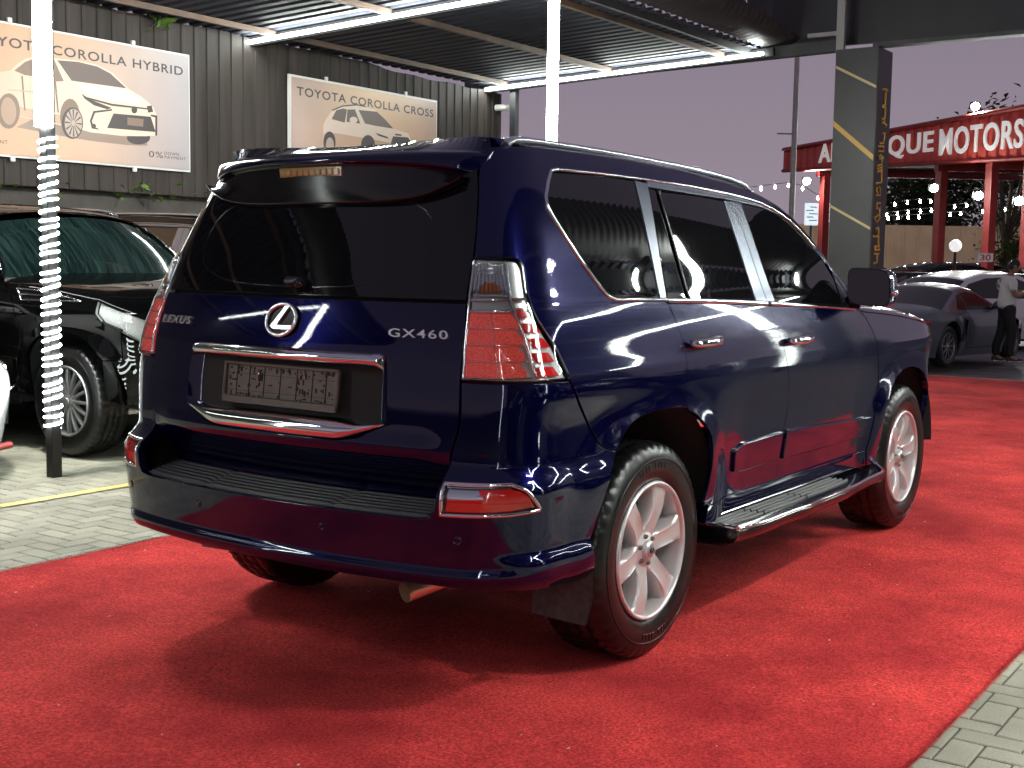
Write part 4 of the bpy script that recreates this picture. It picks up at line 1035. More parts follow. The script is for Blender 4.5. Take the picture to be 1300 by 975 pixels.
# ---- billboards
def gradM(name, c0, c1, x0, x1, hot=None):
    m = mat(name, c0, .35); t = m.node_tree; b = bsdf(m); tc = N(t, 'ShaderNodeTexCoord'); sx = N(t, 'ShaderNodeSeparateXYZ'); mr = N(t, 'ShaderNodeMapRange'); rp = N(t, 'ShaderNodeValToRGB')
    mr.inputs['From Min'].default_value = x0; mr.inputs['From Max'].default_value = x1; t.links.new(tc.outputs['Object'], sx.inputs[0]); t.links.new(sx.outputs['X'], mr.inputs[0]); t.links.new(mr.outputs[0], rp.inputs[0])
    rp.color_ramp.elements[0].color = (*c0, 1); rp.color_ramp.elements[1].color = (*c1, 1)
    if hot: e = rp.color_ramp.elements.new(hot[0]); e.color = (*hot[1], 1)
    n = N(t, 'ShaderNodeTexNoise'); n.inputs['Scale'].default_value = .9; t.links.new(tc.outputs['Object'], n.inputs['Vector']); mx = N(t, 'ShaderNodeMixRGB', blend_type='OVERLAY'); mx.inputs[0].default_value = .25
    t.links.new(rp.outputs[0], mx.inputs[1]); t.links.new(n.outputs[0], mx.inputs[2]); t.links.new(mx.outputs[0], b.inputs['Base Color']); return m
inkD = mat('dark brown print', (.055, .045, .045), .4); inkM = mat('brown print', (.20, .135, .10), .4); inkS = mat('shadow print', (.26, .19, .15), .4); inkC = None; inkG = mat('grey title print', (.05, .045, .05), .4)
inkC = gradM('cream print', (.50, .33, .22), (.66, .53, .44), 2.8, 5.4, (.55, (.68, .52, .40))); frameW = mat('white board edge', (.72, .72, .70), .5)
FB = lambda d: Matrix(((1, 0, 0, 0), (0, 0, 1, 8.44-d), (0, 1, 0, 0), (0, 0, 0, 1)))   # x right, y up -> world x, z ; normal towards -y
def FBm(d): return Matrix(((1, 0, 0, 0), (0, 0, -1, 8.44-d), (0, 1, 0, 0), (0, 0, 0, 1)))
def printed(root, name, poly, m, lay):
    g = Geo(); g.prism(poly, .001, FBm(.0012*lay)); return g.build(name, m, root)
def words(root, name, txt, x0, x1, y0, y1, m, lay, bold=.0):
    tg_, w = text_geo(txt, 1., ext=.0, space=1.12, bold=bold); g = Geo(); g.merge(tg_, xf=FBm(.0012*lay+.0004) @ fit_text(tg_, w, x0, x1, y0, y1)); return g.build(name, m, root)
def clips(root, xs, z0, z1):
    for x in xs:
        for z in (z0, z1):
            g = Geo(); g.box((x, 8.443, z), (.05, .03, .05), bev=.006); g.build('clip', whiteP, root)
B1={
    'frame': [(3.643, 3.647), (6.019, 3.683), (6.055, 2.363), (3.607, 2.337)],
    'title': [(5.174, 3.521), (5.931, 3.535), (5.929, 3.445), (5.173, 3.426)],
    'otaO': [(3.648, 3.507), (3.645, 3.405)],
    'zero': [(5.437, 2.553), (5.509, 2.550), (5.633, 2.551), (5.632, 2.488), (5.436, 2.482)],
    'down': [(5.656, 2.562), (5.864, 2.560), (5.863, 2.527), (5.655, 2.522)],
    'pay': [(5.655, 2.511), (5.964, 2.517), (5.964, 2.485), (5.655, 2.481)],
    'nt': [(3.612, 2.511), (3.692, 2.515), (3.691, 2.478), (3.611, 2.476)],
    'body': [(2.916, 2.978), (3.115, 3.094), (3.386, 3.175), (3.630, 3.176), (3.738, 3.205), (3.793, 3.260), (3.904, 3.342), (4.016, 3.386), (4.242, 3.398), (4.534, 3.412), (4.775, 3.399), (4.960, 3.344), (5.169, 3.201), (5.341, 3.134), (5.461, 3.069), (5.505, 3.038), (5.555, 2.946), (5.556, 2.732), (5.400, 2.708), (5.095, 2.683), (4.679, 2.685), (4.558, 2.702), (4.322, 2.722), (4.056, 2.745), (3.853, 2.765), (3.726, 2.776), (3.273, 2.807), (2.941, 2.771)],
    'rwin': [(3.783, 3.211), (3.903, 3.311), (4.011, 3.360), (4.219, 3.385), (4.242, 3.385), (4.356, 3.179), (4.275, 3.164), (4.020, 3.181), (3.900, 3.182)],
    'wind': [(4.284, 3.381), (4.534, 3.398), (4.775, 3.382), (4.939, 3.332), (5.147, 3.199), (4.853, 3.198), (4.450, 3.195)],
    'arch': [(4.545, 2.835), (4.538, 2.776), (4.519, 2.722), (4.491, 2.678), (4.456, 2.648), (4.418, 2.636), (4.381, 2.642), (4.348, 2.665), (4.322, 2.704), (4.306, 2.754), (4.301, 2.810), (4.308, 2.868), (4.327, 2.921), (4.354, 2.965), (4.389, 2.995), (4.427, 3.009), (4.464, 3.004), (4.498, 2.981), (4.524, 2.943), (4.541, 2.892)],
    'wheel': [(4.582, 2.771), (4.576, 2.728), (4.562, 2.687), (4.541, 2.651), (4.513, 2.623), (4.481, 2.604), (4.447, 2.595), (4.413, 2.598), (4.382, 2.611), (4.356, 2.635), (4.336, 2.667), (4.325, 2.705), (4.321, 2.746), (4.326, 2.789), (4.340, 2.829), (4.361, 2.865), (4.389, 2.893), (4.420, 2.913), (4.454, 2.922), (4.488, 2.920), (4.519, 2.907), (4.546, 2.884), (4.566, 2.852), (4.578, 2.814)],
    'rim': [(4.568, 2.770), (4.563, 2.731), (4.552, 2.695), (4.534, 2.663), (4.511, 2.637), (4.485, 2.620), (4.457, 2.613), (4.430, 2.615), (4.404, 2.628), (4.383, 2.649), (4.367, 2.678), (4.357, 2.712), (4.354, 2.749), (4.359, 2.788), (4.370, 2.824), (4.388, 2.856), (4.410, 2.881), (4.436, 2.899), (4.464, 2.907), (4.491, 2.904), (4.517, 2.892), (4.539, 2.871), (4.555, 2.843), (4.565, 2.808)],
    'rwheel': [(3.836, 2.819), (3.830, 2.773), (3.816, 2.729), (3.795, 2.691), (3.768, 2.660), (3.737, 2.640), (3.704, 2.631), (3.672, 2.634), (3.642, 2.648), (3.617, 2.674), (3.598, 2.708), (3.587, 2.748), (3.584, 2.793), (3.590, 2.838), (3.603, 2.882), (3.624, 2.920), (3.650, 2.950), (3.681, 2.971), (3.714, 2.981), (3.746, 2.979), (3.776, 2.965), (3.802, 2.940), (3.821, 2.906), (3.833, 2.864)],
    'fwheel': [(5.459, 2.697), (5.451, 2.673), (5.428, 2.651), (5.392, 2.631), (5.348, 2.617), (5.299, 2.609), (5.250, 2.609), (5.207, 2.616), (5.173, 2.629), (5.151, 2.647), (5.144, 2.669), (5.152, 2.693), (5.174, 2.715), (5.209, 2.734), (5.253, 2.749), (5.302, 2.757), (5.350, 2.758), (5.394, 2.751), (5.430, 2.738), (5.452, 2.719)],
    'head': [(4.566, 3.076), (4.686, 3.026), (4.952, 2.967), (4.890, 2.947), (4.725, 2.971), (4.609, 3.026)],
    'head2': [(5.416, 3.037), (5.483, 3.053), (5.504, 2.985), (5.437, 2.969)],
    'grille': [(4.972, 2.912), (5.470, 2.928), (5.534, 2.766), (4.886, 2.750)],
    'plate': [(5.152, 2.888), (5.370, 2.892), (5.362, 2.808), (5.151, 2.806)],
    'fog': [(4.952, 2.957), (4.714, 2.911), (4.667, 2.805), (4.690, 2.726), (4.782, 2.721), (4.762, 2.738), (4.711, 2.742), (4.694, 2.808), (4.734, 2.893), (4.952, 2.939)],
    'fog2': [(5.470, 2.951), (5.560, 2.950), (5.556, 2.729), (5.529, 2.726), (5.532, 2.926), (5.470, 2.934)],
    'emb': [(5.286, 2.983), (5.282, 2.966), (5.271, 2.951), (5.255, 2.942), (5.237, 2.941), (5.222, 2.946), (5.211, 2.959), (5.208, 2.975), (5.212, 2.992), (5.223, 3.006), (5.239, 3.016), (5.256, 3.017), (5.272, 3.012), (5.282, 2.999)],
    'fogl': [(4.743, 2.755), (4.739, 2.741), (4.729, 2.730), (4.714, 2.725), (4.700, 2.727), (4.690, 2.736), (4.686, 2.749), (4.690, 2.763), (4.701, 2.774), (4.715, 2.779), (4.730, 2.777), (4.740, 2.768)],
    'shadow': [(3.795, 2.655), (4.320, 2.614), (4.677, 2.595), (5.136, 2.590), (5.420, 2.605), (5.400, 2.710), (4.559, 2.710), (3.981, 2.754)],
    'line': [(4.606, 3.051), (4.953, 3.013), (5.471, 3.017), (5.471, 3.003), (4.953, 2.991), (4.606, 3.034)],
}
B2={
    'frame': [(7.632, 3.664), (10.613, 3.685), (10.623, 3.014), (7.629, 2.770)],
    'title': [(7.752, 3.519), (10.510, 3.545), (10.511, 3.430), (7.752, 3.415)],
    'body': [(8.219, 2.702), (8.236, 3.097), (8.280, 3.175), (8.406, 3.311), (8.597, 3.378), (8.880, 3.425), (9.246, 3.404), (9.405, 3.331), (9.636, 3.181), (9.950, 3.148), (10.032, 3.041), (10.035, 2.763)],
    'win1': [(8.389, 3.193), (8.478, 3.314), (8.604, 3.351), (8.684, 3.347), (8.639, 3.171)],
    'win2': [(8.692, 3.346), (8.837, 3.364), (8.946, 3.189), (8.674, 3.186)],
    'wind': [(8.909, 3.364), (9.284, 3.379), (9.435, 3.304), (9.628, 3.185), (9.248, 3.189), (9.041, 3.198)],
    'mir': [(8.888, 3.231), (8.880, 3.211), (8.859, 3.194), (8.827, 3.183), (8.792, 3.180), (8.761, 3.185), (8.739, 3.197), (8.731, 3.215), (8.739, 3.234), (8.760, 3.251), (8.792, 3.263), (8.827, 3.266), (8.858, 3.261), (8.880, 3.249)],
    'arch1': [(8.465, 2.896), (8.460, 2.851), (8.443, 2.809), (8.417, 2.775), (8.385, 2.752), (8.349, 2.742), (8.313, 2.746), (8.280, 2.764), (8.255, 2.794), (8.238, 2.833), (8.233, 2.877), (8.238, 2.922), (8.255, 2.963), (8.280, 2.997), (8.312, 3.021), (8.348, 3.031), (8.384, 3.027), (8.417, 3.009), (8.443, 2.980), (8.460, 2.941)],
    'rim1': [(8.431, 2.858), (8.427, 2.826), (8.417, 2.797), (8.400, 2.773), (8.379, 2.756), (8.355, 2.749), (8.332, 2.753), (8.311, 2.766), (8.295, 2.787), (8.284, 2.815), (8.280, 2.846), (8.284, 2.878), (8.294, 2.907), (8.311, 2.931), (8.332, 2.948), (8.355, 2.955), (8.378, 2.952), (8.400, 2.939), (8.416, 2.918), (8.427, 2.890)],
    'arch2': [(9.242, 2.938), (9.235, 2.898), (9.215, 2.861), (9.184, 2.831), (9.145, 2.810), (9.102, 2.800), (9.059, 2.803), (9.020, 2.818), (8.989, 2.843), (8.969, 2.876), (8.962, 2.914), (8.969, 2.953), (8.988, 2.990), (9.019, 3.020), (9.057, 3.042), (9.100, 3.052), (9.144, 3.049), (9.183, 3.035), (9.214, 3.010), (9.235, 2.976)],
    'grille': [(9.621, 3.081), (9.943, 3.094), (10.040, 3.012), (10.042, 2.840), (9.554, 2.803), (9.572, 2.977)],
    'head': [(9.248, 3.096), (9.494, 3.065), (9.533, 3.036), (9.324, 3.059)],
    'head2': [(9.667, 3.122), (9.804, 3.122), (9.804, 3.102), (9.667, 3.097)],
    'rail': [(8.389, 3.309), (8.597, 3.390), (8.880, 3.437), (9.062, 3.426), (9.062, 3.414), (8.880, 3.420), (8.597, 3.373), (8.406, 3.299)],
}
PT=[
    [(11.897, 3.612), (11.987, 3.629), (12.045, 3.618), (11.991, 3.605), (11.978, 3.562), (11.977, 3.430)],
    [(11.906, 3.410), (11.978, 3.424), (11.999, 3.402), (11.926, 3.394), (11.906, 3.410)],
    [(11.988, 3.401), (11.990, 3.335), (11.981, 3.262)],
    [(11.981, 3.262), (11.891, 3.241), (11.898, 3.194), (11.970, 3.201), (11.984, 3.238)],
    [(11.989, 3.203), (12.047, 3.184), (12.012, 3.163)],
    [(11.950, 3.073), (12.023, 3.085), (12.008, 3.054), (11.996, 3.010), (11.984, 2.955), (11.912, 2.943), (11.875, 2.952)],
    [(11.845, 2.901), (11.990, 2.913), (11.998, 2.853), (11.852, 2.842)],
    [(11.913, 2.798), (11.844, 2.769), (11.883, 2.748), (11.990, 2.774), (11.913, 2.798)],
    [(11.966, 2.760), (11.959, 2.729), (11.954, 2.681), (11.840, 2.654)],
    [(11.954, 2.681), (11.959, 2.645), (11.845, 2.619)],
    [(11.959, 2.645), (11.964, 2.609), (11.850, 2.583)],
    [(11.964, 2.609), (11.962, 2.566)],
    [(11.885, 2.592), (11.966, 2.591), (11.965, 2.543), (11.969, 2.458), (11.832, 2.438)],
    [(11.910, 2.400), (11.950, 2.372), (11.953, 2.297), (11.833, 2.287)],
    [(11.856, 2.391), (11.844, 2.348), (11.884, 2.320)],
    [(11.864, 2.192), (11.966, 2.197), (11.964, 2.129), (11.872, 2.126), (11.864, 2.192)],
    [(11.953, 2.129), (11.955, 2.056), (11.815, 2.002), (11.894, 1.956), (11.969, 2.008), (11.955, 2.056)],
    [(11.940, 1.885), (11.869, 1.870), (11.872, 1.785), (11.953, 1.787), (11.949, 1.873)],
    [(11.809, 1.771), (11.955, 1.775), (11.947, 1.689)],
    [(11.861, 1.645), (11.874, 1.602), (11.995, 1.604), (11.970, 1.653), (11.861, 1.645)],
    [(11.958, 1.689), (11.971, 1.647)],
    [(11.855, 1.553), (11.983, 1.555)],
    [(11.939, 1.554), (11.942, 1.444), (11.852, 1.431)],
]

bx0, bx1, bz0, bz1 = 1.55, 6.04, 2.355, 3.68
hb = thing('billboard', 'billboard of a cream saloon car reading hybrid, on the brown fence', 'billboard', (0, 0, 0))
g = Geo(); g.box(((bx0+bx1)/2, 8.462, (bz0+bz1)/2), (bx1-bx0, .03, bz1-bz0)); g.build('board', frameW, hb)
printed(hb, 'backdrop', [(bx0+.02, bz0+.02), (bx1-.02, bz0+.02), (bx1-.02, bz1-.02), (bx0+.02, bz1-.02)], gradM('peach to grey print', (.58, .33, .19), (.36, .34, .355), 2.6, 6.0, (.5, (.55, .345, .225))), 4)
words(hb, 'title', 'TOYOTA COROLLA HYBRID', 3.31, 5.931, 3.432, 3.530, inkG, 8, .014)
words(hb, 'offer', '0%', 5.437, 5.633, 2.484, 2.551, inkG, 8); words(hb, 'offer', 'DOWN', 5.656, 5.864, 2.526, 2.560, inkG, 8); words(hb, 'offer', 'PAYMENT', 5.656, 5.964, 2.484, 2.515, inkG, 8); words(hb, 'offer', 'PAYMENT', 3.40, 3.69, 2.478, 2.514, inkG, 8)
LAY = {'shadow': (5, 'S'), 'fwheel': (5.5, 'D'), 'body': (6, 'C'), 'rwin': (7, 'M'), 'wind': (7, 'D2'), 'arch': (7, 'M'), 'wheel': (8, 'D'), 'rim': (9, 'R'), 'rwheel': (7, 'M'), 'head': (7, 'D'), 'head2': (7, 'D'), 'grille': (7, 'D'), 'plate': (8, 'M'), 'fog': (7, 'D'), 'fog2': (7, 'D'), 'emb': (8, 'D'), 'fogl': (8, 'D'), 'line': (7.5, 'D'), 'win1': (7, 'D2'), 'win2': (7, 'D2'), 'mir': (8, 'C'), 'arch1': (7, 'D'), 'rim1': (8, 'R'), 'arch2': (7, 'D'), 'rail': (7, 'D')}
NAMES = {'shadow': 'printed_shadow', 'fwheel': 'printed_wheel', 'body': 'printed_car', 'rwin': 'printed_window', 'wind': 'printed_windscreen', 'arch': 'printed_arch', 'wheel': 'printed_wheel', 'rim': 'printed_rim', 'rwheel': 'printed_wheel', 'head': 'printed_headlight', 'head2': 'printed_headlight', 'grille': 'printed_grille', 'plate': 'printed_plate', 'fog': 'printed_trim', 'fog2': 'printed_trim', 'emb': 'printed_badge', 'fogl': 'printed_lamp', 'line': 'printed_trim', 'win1': 'printed_window', 'win2': 'printed_window', 'mir': 'printed_mirror', 'arch1': 'printed_arch', 'rim1': 'printed_rim', 'arch2': 'printed_arch', 'rail': 'printed_rail'}
INK = {'S': inkS, 'D': inkD, 'D2': mat('brown glass print', (.12, .085, .075), .4), 'C': inkC, 'M': inkM, 'R': mat('rim print', (.42, .33, .28), .4)}
def picture(root, B):
    for k, poly in B.items():
        if k in LAY: lay, ink = LAY[k]; printed(root, NAMES[k], poly, INK[ink], lay)
picture(hb, B1)
rim = np.array(B1['rim']); c = rim.mean(0); g = Geo()
for k in range(12):
    a = 2*math.pi*k/12; q = c+(rim[0]-c)*0; ex = np.array([(rim[:, 0].max()-rim[:, 0].min())/2*math.cos(a), (rim[:, 1].max()-rim[:, 1].min())/2*math.sin(a)])
    nrm = np.array([-ex[1], ex[0]]); nrm = nrm/np.linalg.norm(nrm)*.009; g.prism([tuple(c+ex*.2+nrm*.3), tuple(c+ex*.95+nrm), tuple(c+ex*.95-nrm), tuple(c+ex*.2-nrm*.3)], .0006, FBm(.0012*10))
g.build('printed_spokes', inkD, hb); inkSide = mat('side shade print', (.50, .33, .23), .4); inkHi = mat('bonnet highlight print', (.76, .64, .55), .4)
printed(hb, 'printed_shade', [(2.95, 2.90), (3.55, 2.92), (3.85, 2.86), (4.30, 2.83), (4.31, 2.73), (4.06, 2.75), (3.85, 2.77), (3.27, 2.81), (2.95, 2.78)], inkSide, 6.6); printed(hb, 'printed_bonnet', [(4.50, 3.18), (5.10, 3.185), (5.36, 3.10), (5.30, 3.05), (4.95, 3.045), (4.62, 3.09)], inkHi, 6.6)
printed(hb, 'printed_line', [(4.24, 3.17), (4.262, 3.17), (4.29, 2.85), (4.272, 2.85)], inkM, 6.8); printed(hb, 'printed_line', [(3.86, 3.17), (3.878, 3.17), (3.90, 2.83), (3.884, 2.83)], inkM, 6.8); printed(hb, 'printed_line', [(3.70, 3.02), (4.28, 3.05), (4.28, 3.036), (3.70, 3.006)], inkSide, 6.8)
c2_ = np.array(B1['rwheel']).mean(0); printed(hb, 'printed_rim', [(c2_[0]+.085*math.cos(a), c2_[1]+.135*math.sin(a)) for a in np.linspace(0, 2*math.pi, 22)[:-1]], mat('bronze rim print', (.36, .24, .17), .4), 8)
clips(hb, (2.4, 3.75, 5.25), bz0-.02, bz1+.02)
cb = thing('billboard', 'billboard of a small cream crossover car reading cross, behind the blue roof', 'billboard', (0, 0, 0))
bx0, bx1, bz1, bz0 = 7.632, 10.613, 3.675, 2.36
g = Geo(); g.box(((bx0+bx1)/2, 8.462, (bz0+bz1)/2), (bx1-bx0, .03, bz1-bz0)); g.build('board', frameW, cb)
printed(cb, 'backdrop', [(bx0+.03, bz0+.03), (bx1-.03, bz0+.03), (bx1-.03, bz1-.03), (bx0+.03, bz1-.03)], gradM('dusty pink print', (.40, .30, .27), (.40, .285, .23), 7.6, 10.6, (.55, (.66, .43, .25))), 4)
words(cb, 'title', 'TOYOTA COROLLA CROSS', 7.752, 10.510, 3.425, 3.535, inkG, 8, .014); picture(cb, B2); printed(cb, 'printed_shade', [(8.24, 2.99), (8.46, 3.02), (9.25, 3.0), (9.55, 2.99), (9.56, 2.80), (8.24, 2.76)], inkSide, 6.6); clips(cb, (8.3, 9.9), bz0-.02, bz1+.02)

# ---- canopy over the bays on each side of the lane
raftM = noisy(mat('black rafter paint', (.012, .012, .014), .6, spec=.2), 3, .3)
def canopy(s, label, x0=-9.0, x1=12.0):
    c = thing('canopy', label, 'canopy', (0, s*6.3, 0)); par = c
    def zr(y): return 4.055+.04*(8.6-y)
    g = Geo(); x = x0; xs = []
    while x < x1+.2:
        for dx, d in ((0, 0), (.10, 0), (.125, .035), (.175, .035), (.20, 0)): xs.append((x+dx, d))
        x += .20
    bull = [(8.62, zr(8.62)), (4.15, zr(4.15)), (4.05, zr(4.1)+.0)]
    rows = []
    for k, (y, z) in enumerate(bull):
        ang = 0; rows.append([(xx, s*(y-d*math.sin(ang)), z+d*math.cos(ang)) for xx, d in xs])
    g.loft(rows, smooth=False); 
    for v in g.V: v[:, 1] -= s*6.3
    sh = g.build('roof_sheet', roofM, par)
    xs2 = []; x = x0
    while x < 12.35: xs2 += [(x, 0), (x+.035, .016), (x+.07, .022), (x+.105, .016)]; x += .14
    rows = []
    for q in np.linspace(0, 1, 9):
        rows.append([(xx, s*(4.02-.42*math.sin(q*1.5)-d)-s*6.3, zr(4.02)+.02+(.10+.10*max(0, min(4.5, 12.3-xx)))*(1-math.cos(q*1.5))*1.05+d*.5) for xx, d in xs2])
    g = Geo(); g.loft(rows, smooth=R_(60)); g.loft([[(a, b_, c_-.012) for a, b_, c_ in r0] for r0 in rows], smooth=R_(60), flip=True); g.build('ribbed_awning', noisy(mat('dark ribbed awning', (.035, .032, .034), .55), 5, .3), par)
    for y in (4.55, 6.3, 8.1):
        g = Geo(); g.box(((x0+x1)/2, s*y-s*6.3, zr(y)-.035), (x1-x0, .055, .065)); g.build('purlin', rustM, par)
    for x in (-5.1, .95, 7.08, 11.88):
        g = Geo(); L = 4.75; a = math.atan(.04); g.box((x, s*6.2-s*6.3, zr(6.2)-.075), (.08, L, .11), rot=Matrix.Rotation(-s*a, 4, 'X')); g.build('rafter', raftM, par)
    for x in (-5.1, .95, 7.08):
        g = Geo(); g.box((x, s*8.62-s*6.3, 2.05), (.1, .1, 4.1)); g.build('post', steelM, par)
    if s > 0:
        g = Geo(); g.box((11.95, 8.02-6.3, 2.0), (.10, .10, 4.1)); g.build('post', steelM, par)
    g = Geo(); g.box(((x0+x1)/2, s*4.18-s*6.3, zr(4.18)-.03), (x1-x0, .05, .10)); g.build('eave_beam', steelM, par)
    return zr
zr = canopy(1, 'corrugated dark canopy roof above the row of parked cars and billboards')
canopy(-1, 'matching corrugated canopy on the right side of the car lane')
for s in (1, -1):
    where = 'along the fence side canopy' if s > 0 else 'along the right side canopy'
    for x, lab in ((-5.1, 'white led tube lamp under the near end of the canopy'), (.95, 'white led tube lamp on the rafter above the near lamp pole'), (7.08, 'long white led tube slanting across the canopy ceiling above the billboards'), (11.88, 'white led tube along the far canopy beam against the dusk sky')):
        if s < 0: lab = lab.replace('canopy', 'right hand canopy')
        y0, y1 = (8.45, 3.95) if x > 8 else (8.55, 4.05); z0, z1 = zr(y0)-.09, zr(y1)-.09
        tb = thing('tube_light', lab, 'lamp', (x, s*(y0+y1)/2, 0), group='led tubes under the canopies')
        g = Geo(); yy = s*(y0-y1)/2; g.tube([(-.085, yy, z0), (-.085, -yy, z1)], .021, 10); g.build('tube', ledM, tb)
        g = Geo(); g.box((-.052, 0, (z0+z1)/2), (.018, abs(2*yy), .05), rot=Matrix.Rotation(math.atan2(z1-z0, -2*yy)+(math.pi if s > 0 else 0), 4, 'X')); g.build('holder', steelM, tb)
def lamp_pole(x, y, label, top=4.1):
    t_ = thing('lamp_pole', label, 'lamp pole', (x, y, 0), group='led lamp poles along the car lane')
    g = Geo(); g.box((0, 0, top/2-.02), (.070, .070, top+.04), bev=.004); g.build('pole', blackM, t_)
    g = Geo(); g.tube([(-.036*.9, -.036*.4, 2.17), (-.036*.9, -.036*.4, top+.02)], .056, 12); g.build('tube', ledM, t_)
    g = Geo(); n = 34; pts = [(.052*math.cos(a), .052*math.sin(a), .29+1.82*a/(2*math.pi*n)+.006*math.sin(a*.31)+.004*math.sin(a*.83+1)) for a in np.linspace(0, 2*math.pi*n, n*16)]
    g.tube(pts, .0085, 6); g.build('led_wrap', ledW, t_)
floM = mat('flood lamp led', (.9, .9, .9), .5, emit=(1., .98, .93), es=FLOOD)
def flood_eave(x, s, label):
    f = thing('flood_light', label, 'lamp', (x, s*3.86, 4.02), group='flood lamps under the canopy eaves')
    M = Matrix.Rotation(s*R_(35), 4, 'X'); g = Geo(); h = Geo().box((0, 0, 0), (.34, .26, .05), bev=.012); g.merge(h, xf=M); g.tube([(-.12, 0, .02), (-.12, 0, .14), (.12, 0, .14), (.12, 0, .02)], .01, 6); g.build('housing', blackM, f)
    g = Geo(); h = Geo().box((0, 0, -.028), (.30, .22, .008)); g.merge(h, xf=M); g.build('lamp_face', floM, f)
for x in (.5, 4.6):  # fence-side pair added to brighten the carpet; right pair follows a reflection
    for s in (1, -1): flood_eave(x, s, '%s unseen flood lamp under the %s canopy eave' % ('nearer' if x < 1 else 'farther', 'fence side' if s > 0 else 'right hand'))
ledW = mat('white led rope', (.9, .9, .9), .5, emit=(.90, 1., .94), es=LED*.28)
for x, y, lab in ((.947, 3.869, 'black pole wrapped in a spiral of white leds beside the black parked SUV'), (7.0, 4.1, 'white led lamp pole rising behind the blue roof'), (-5.1, 3.87, 'white led lamp pole on the fence side near the camera'), (.95, -3.9, 'white led lamp pole on the right side nearest the blue doors'), (7.9, -3.75, 'white led lamp pole on the right side farther along the lane'), (-5.1, -3.9, 'white led lamp pole on the right side behind the camera')):
    lamp_pole(x, y, lab, 4.85 if y == -3.75 else 4.1)
# ---- portal pillar and sign beam across the lane end
pilM = noisy(mat('graphite cladding', (.050, .050, .053), .38, .1), 2.5, .12, rough_amt=.08); pilD = noisy(mat('dark graphite cladding', (.020, .020, .022), .42, .1), 2.5, .15)
goldM = mat('gold sign vinyl', (.80, .52, .10), .4, 0); goldP = mat('pale gold line', (.55, .45, .22), .35, .2)
pl_ = thing('sign_pillar', 'grey clad pillar with slanted gold stripes and vertical gold lettering', 'pillar', (12.07, 2.69, 0))
g = Geo(); g.box((0, 0, 2.04), (.52, .55, 4.16), bev=.004); g.build('shaft', pilM, pl_)
g = Geo(); g.box((.003, -.277, 2.04), (.51, .012, 4.14)); g.build('side_panel', pilD, pl_)
def stripe(y0, z0, y1, z1, w, m):
    g = Geo(); P_ = [(y0, z0+w/2), (y1, z1+w/2), (y1, z1-w/2), (y0, z0-w/2)]; g.prism([(-(y-2.69), z) for y, z in P_], .004, Matrix(((0, 0, -1, -.259), (-1, 0, 0, 0), (0, 1, 0, 0), (0, 0, 0, 1)))); g.build('gold_stripe', m, pl_)
stripe(2.955, 3.904, 2.425, 3.625, .035, goldP); stripe(2.962, 3.20, 2.425, 2.748, .075, goldM); stripe(2.955, 2.155, 2.425, 1.868, .035, goldP)
g = Geo()
for s_ in PT:
    cx = 11.925
    g.tube([((cx+(x-cx)*1.35+.10)-12.07, 2.404-2.69, z) for x, z in s_], .016, 5)
g.build('gold_script', goldM, pl_)
bm = thing('sign_beam', 'dark sign board beam spanning the lane from the grey pillar', 'sign', (11.95, 0, 0))
g = Geo(); g.box((.09, -.95, 4.72), (.22, 6.9, 1.15)); g.box((.22, 3.4, 4.78), (.10, 1.9, 1.1)); g.build('board', pilD, bm)
g = Geo(); g.box((-.09, -.95, 4.15), (.06, 6.9, .05)); g.build('lower_trim', steelM, bm)
g = Geo(); g.box((-.10, 2.92, 4.6), (.07, .10, 1.1)); g.box((-.10, 3.15, 4.33), (.05, .42, .05)); g.build('frame', mat('bare grey steel', (.30, .30, .29), .5, .3), bm)
g = Geo(); g.box((.0, 5.92, 4.125), (.12, 6.0, .15), rot=Matrix.Rotation(-.022, 4, 'X')); g.build('cross_beam', steelM, bm)
pb = thing('sign_pillar', 'dark clad pillar at the right end of the sign beam', 'pillar', (12.07, -4.6, 0)); g = Geo(); g.box((0, 0, 2.04), (.52, .55, 4.16), bev=.004); g.build('shaft', pilM, pb)
# cctv post
cp = thing('camera_post', 'grey concrete post with a white security camera at the fence end', 'post', (12.12, 8.72, 0))
g = Geo(); g.box((0, 0, 1.98), (.19, .19, 3.96), bev=.015); g.build('post', concM, cp)
g = Geo(); g.box((0, 0, 3.30), (.23, .23, .025)); g.build('band', steelM, cp)
g = Geo(); g.box((-.12, -.08, 3.78), (.09, .12, .14), bev=.02); c_ = g.build('security_camera', whiteP, cp)
g = Geo(); g.lathe([(0, -.06), (.034, -.06), (.034, 0)], 16, c=(-.12, -.10, 3.77), axis='y'); g.build('camera_lens', blackM, c_)
g = Geo(); g.box((.02, -.30, 3.74), (.07, .20, .09), bev=.02); g.tube([(.0, -.1, 3.74), (.02, -.22, 3.74)], .015, 8); g.lathe([(0, -.06), (.05, -.06), (.04, .02)], 16, c=(.02, -.40, 3.73), axis='y'); g.build('floodlight', whiteP, cp)
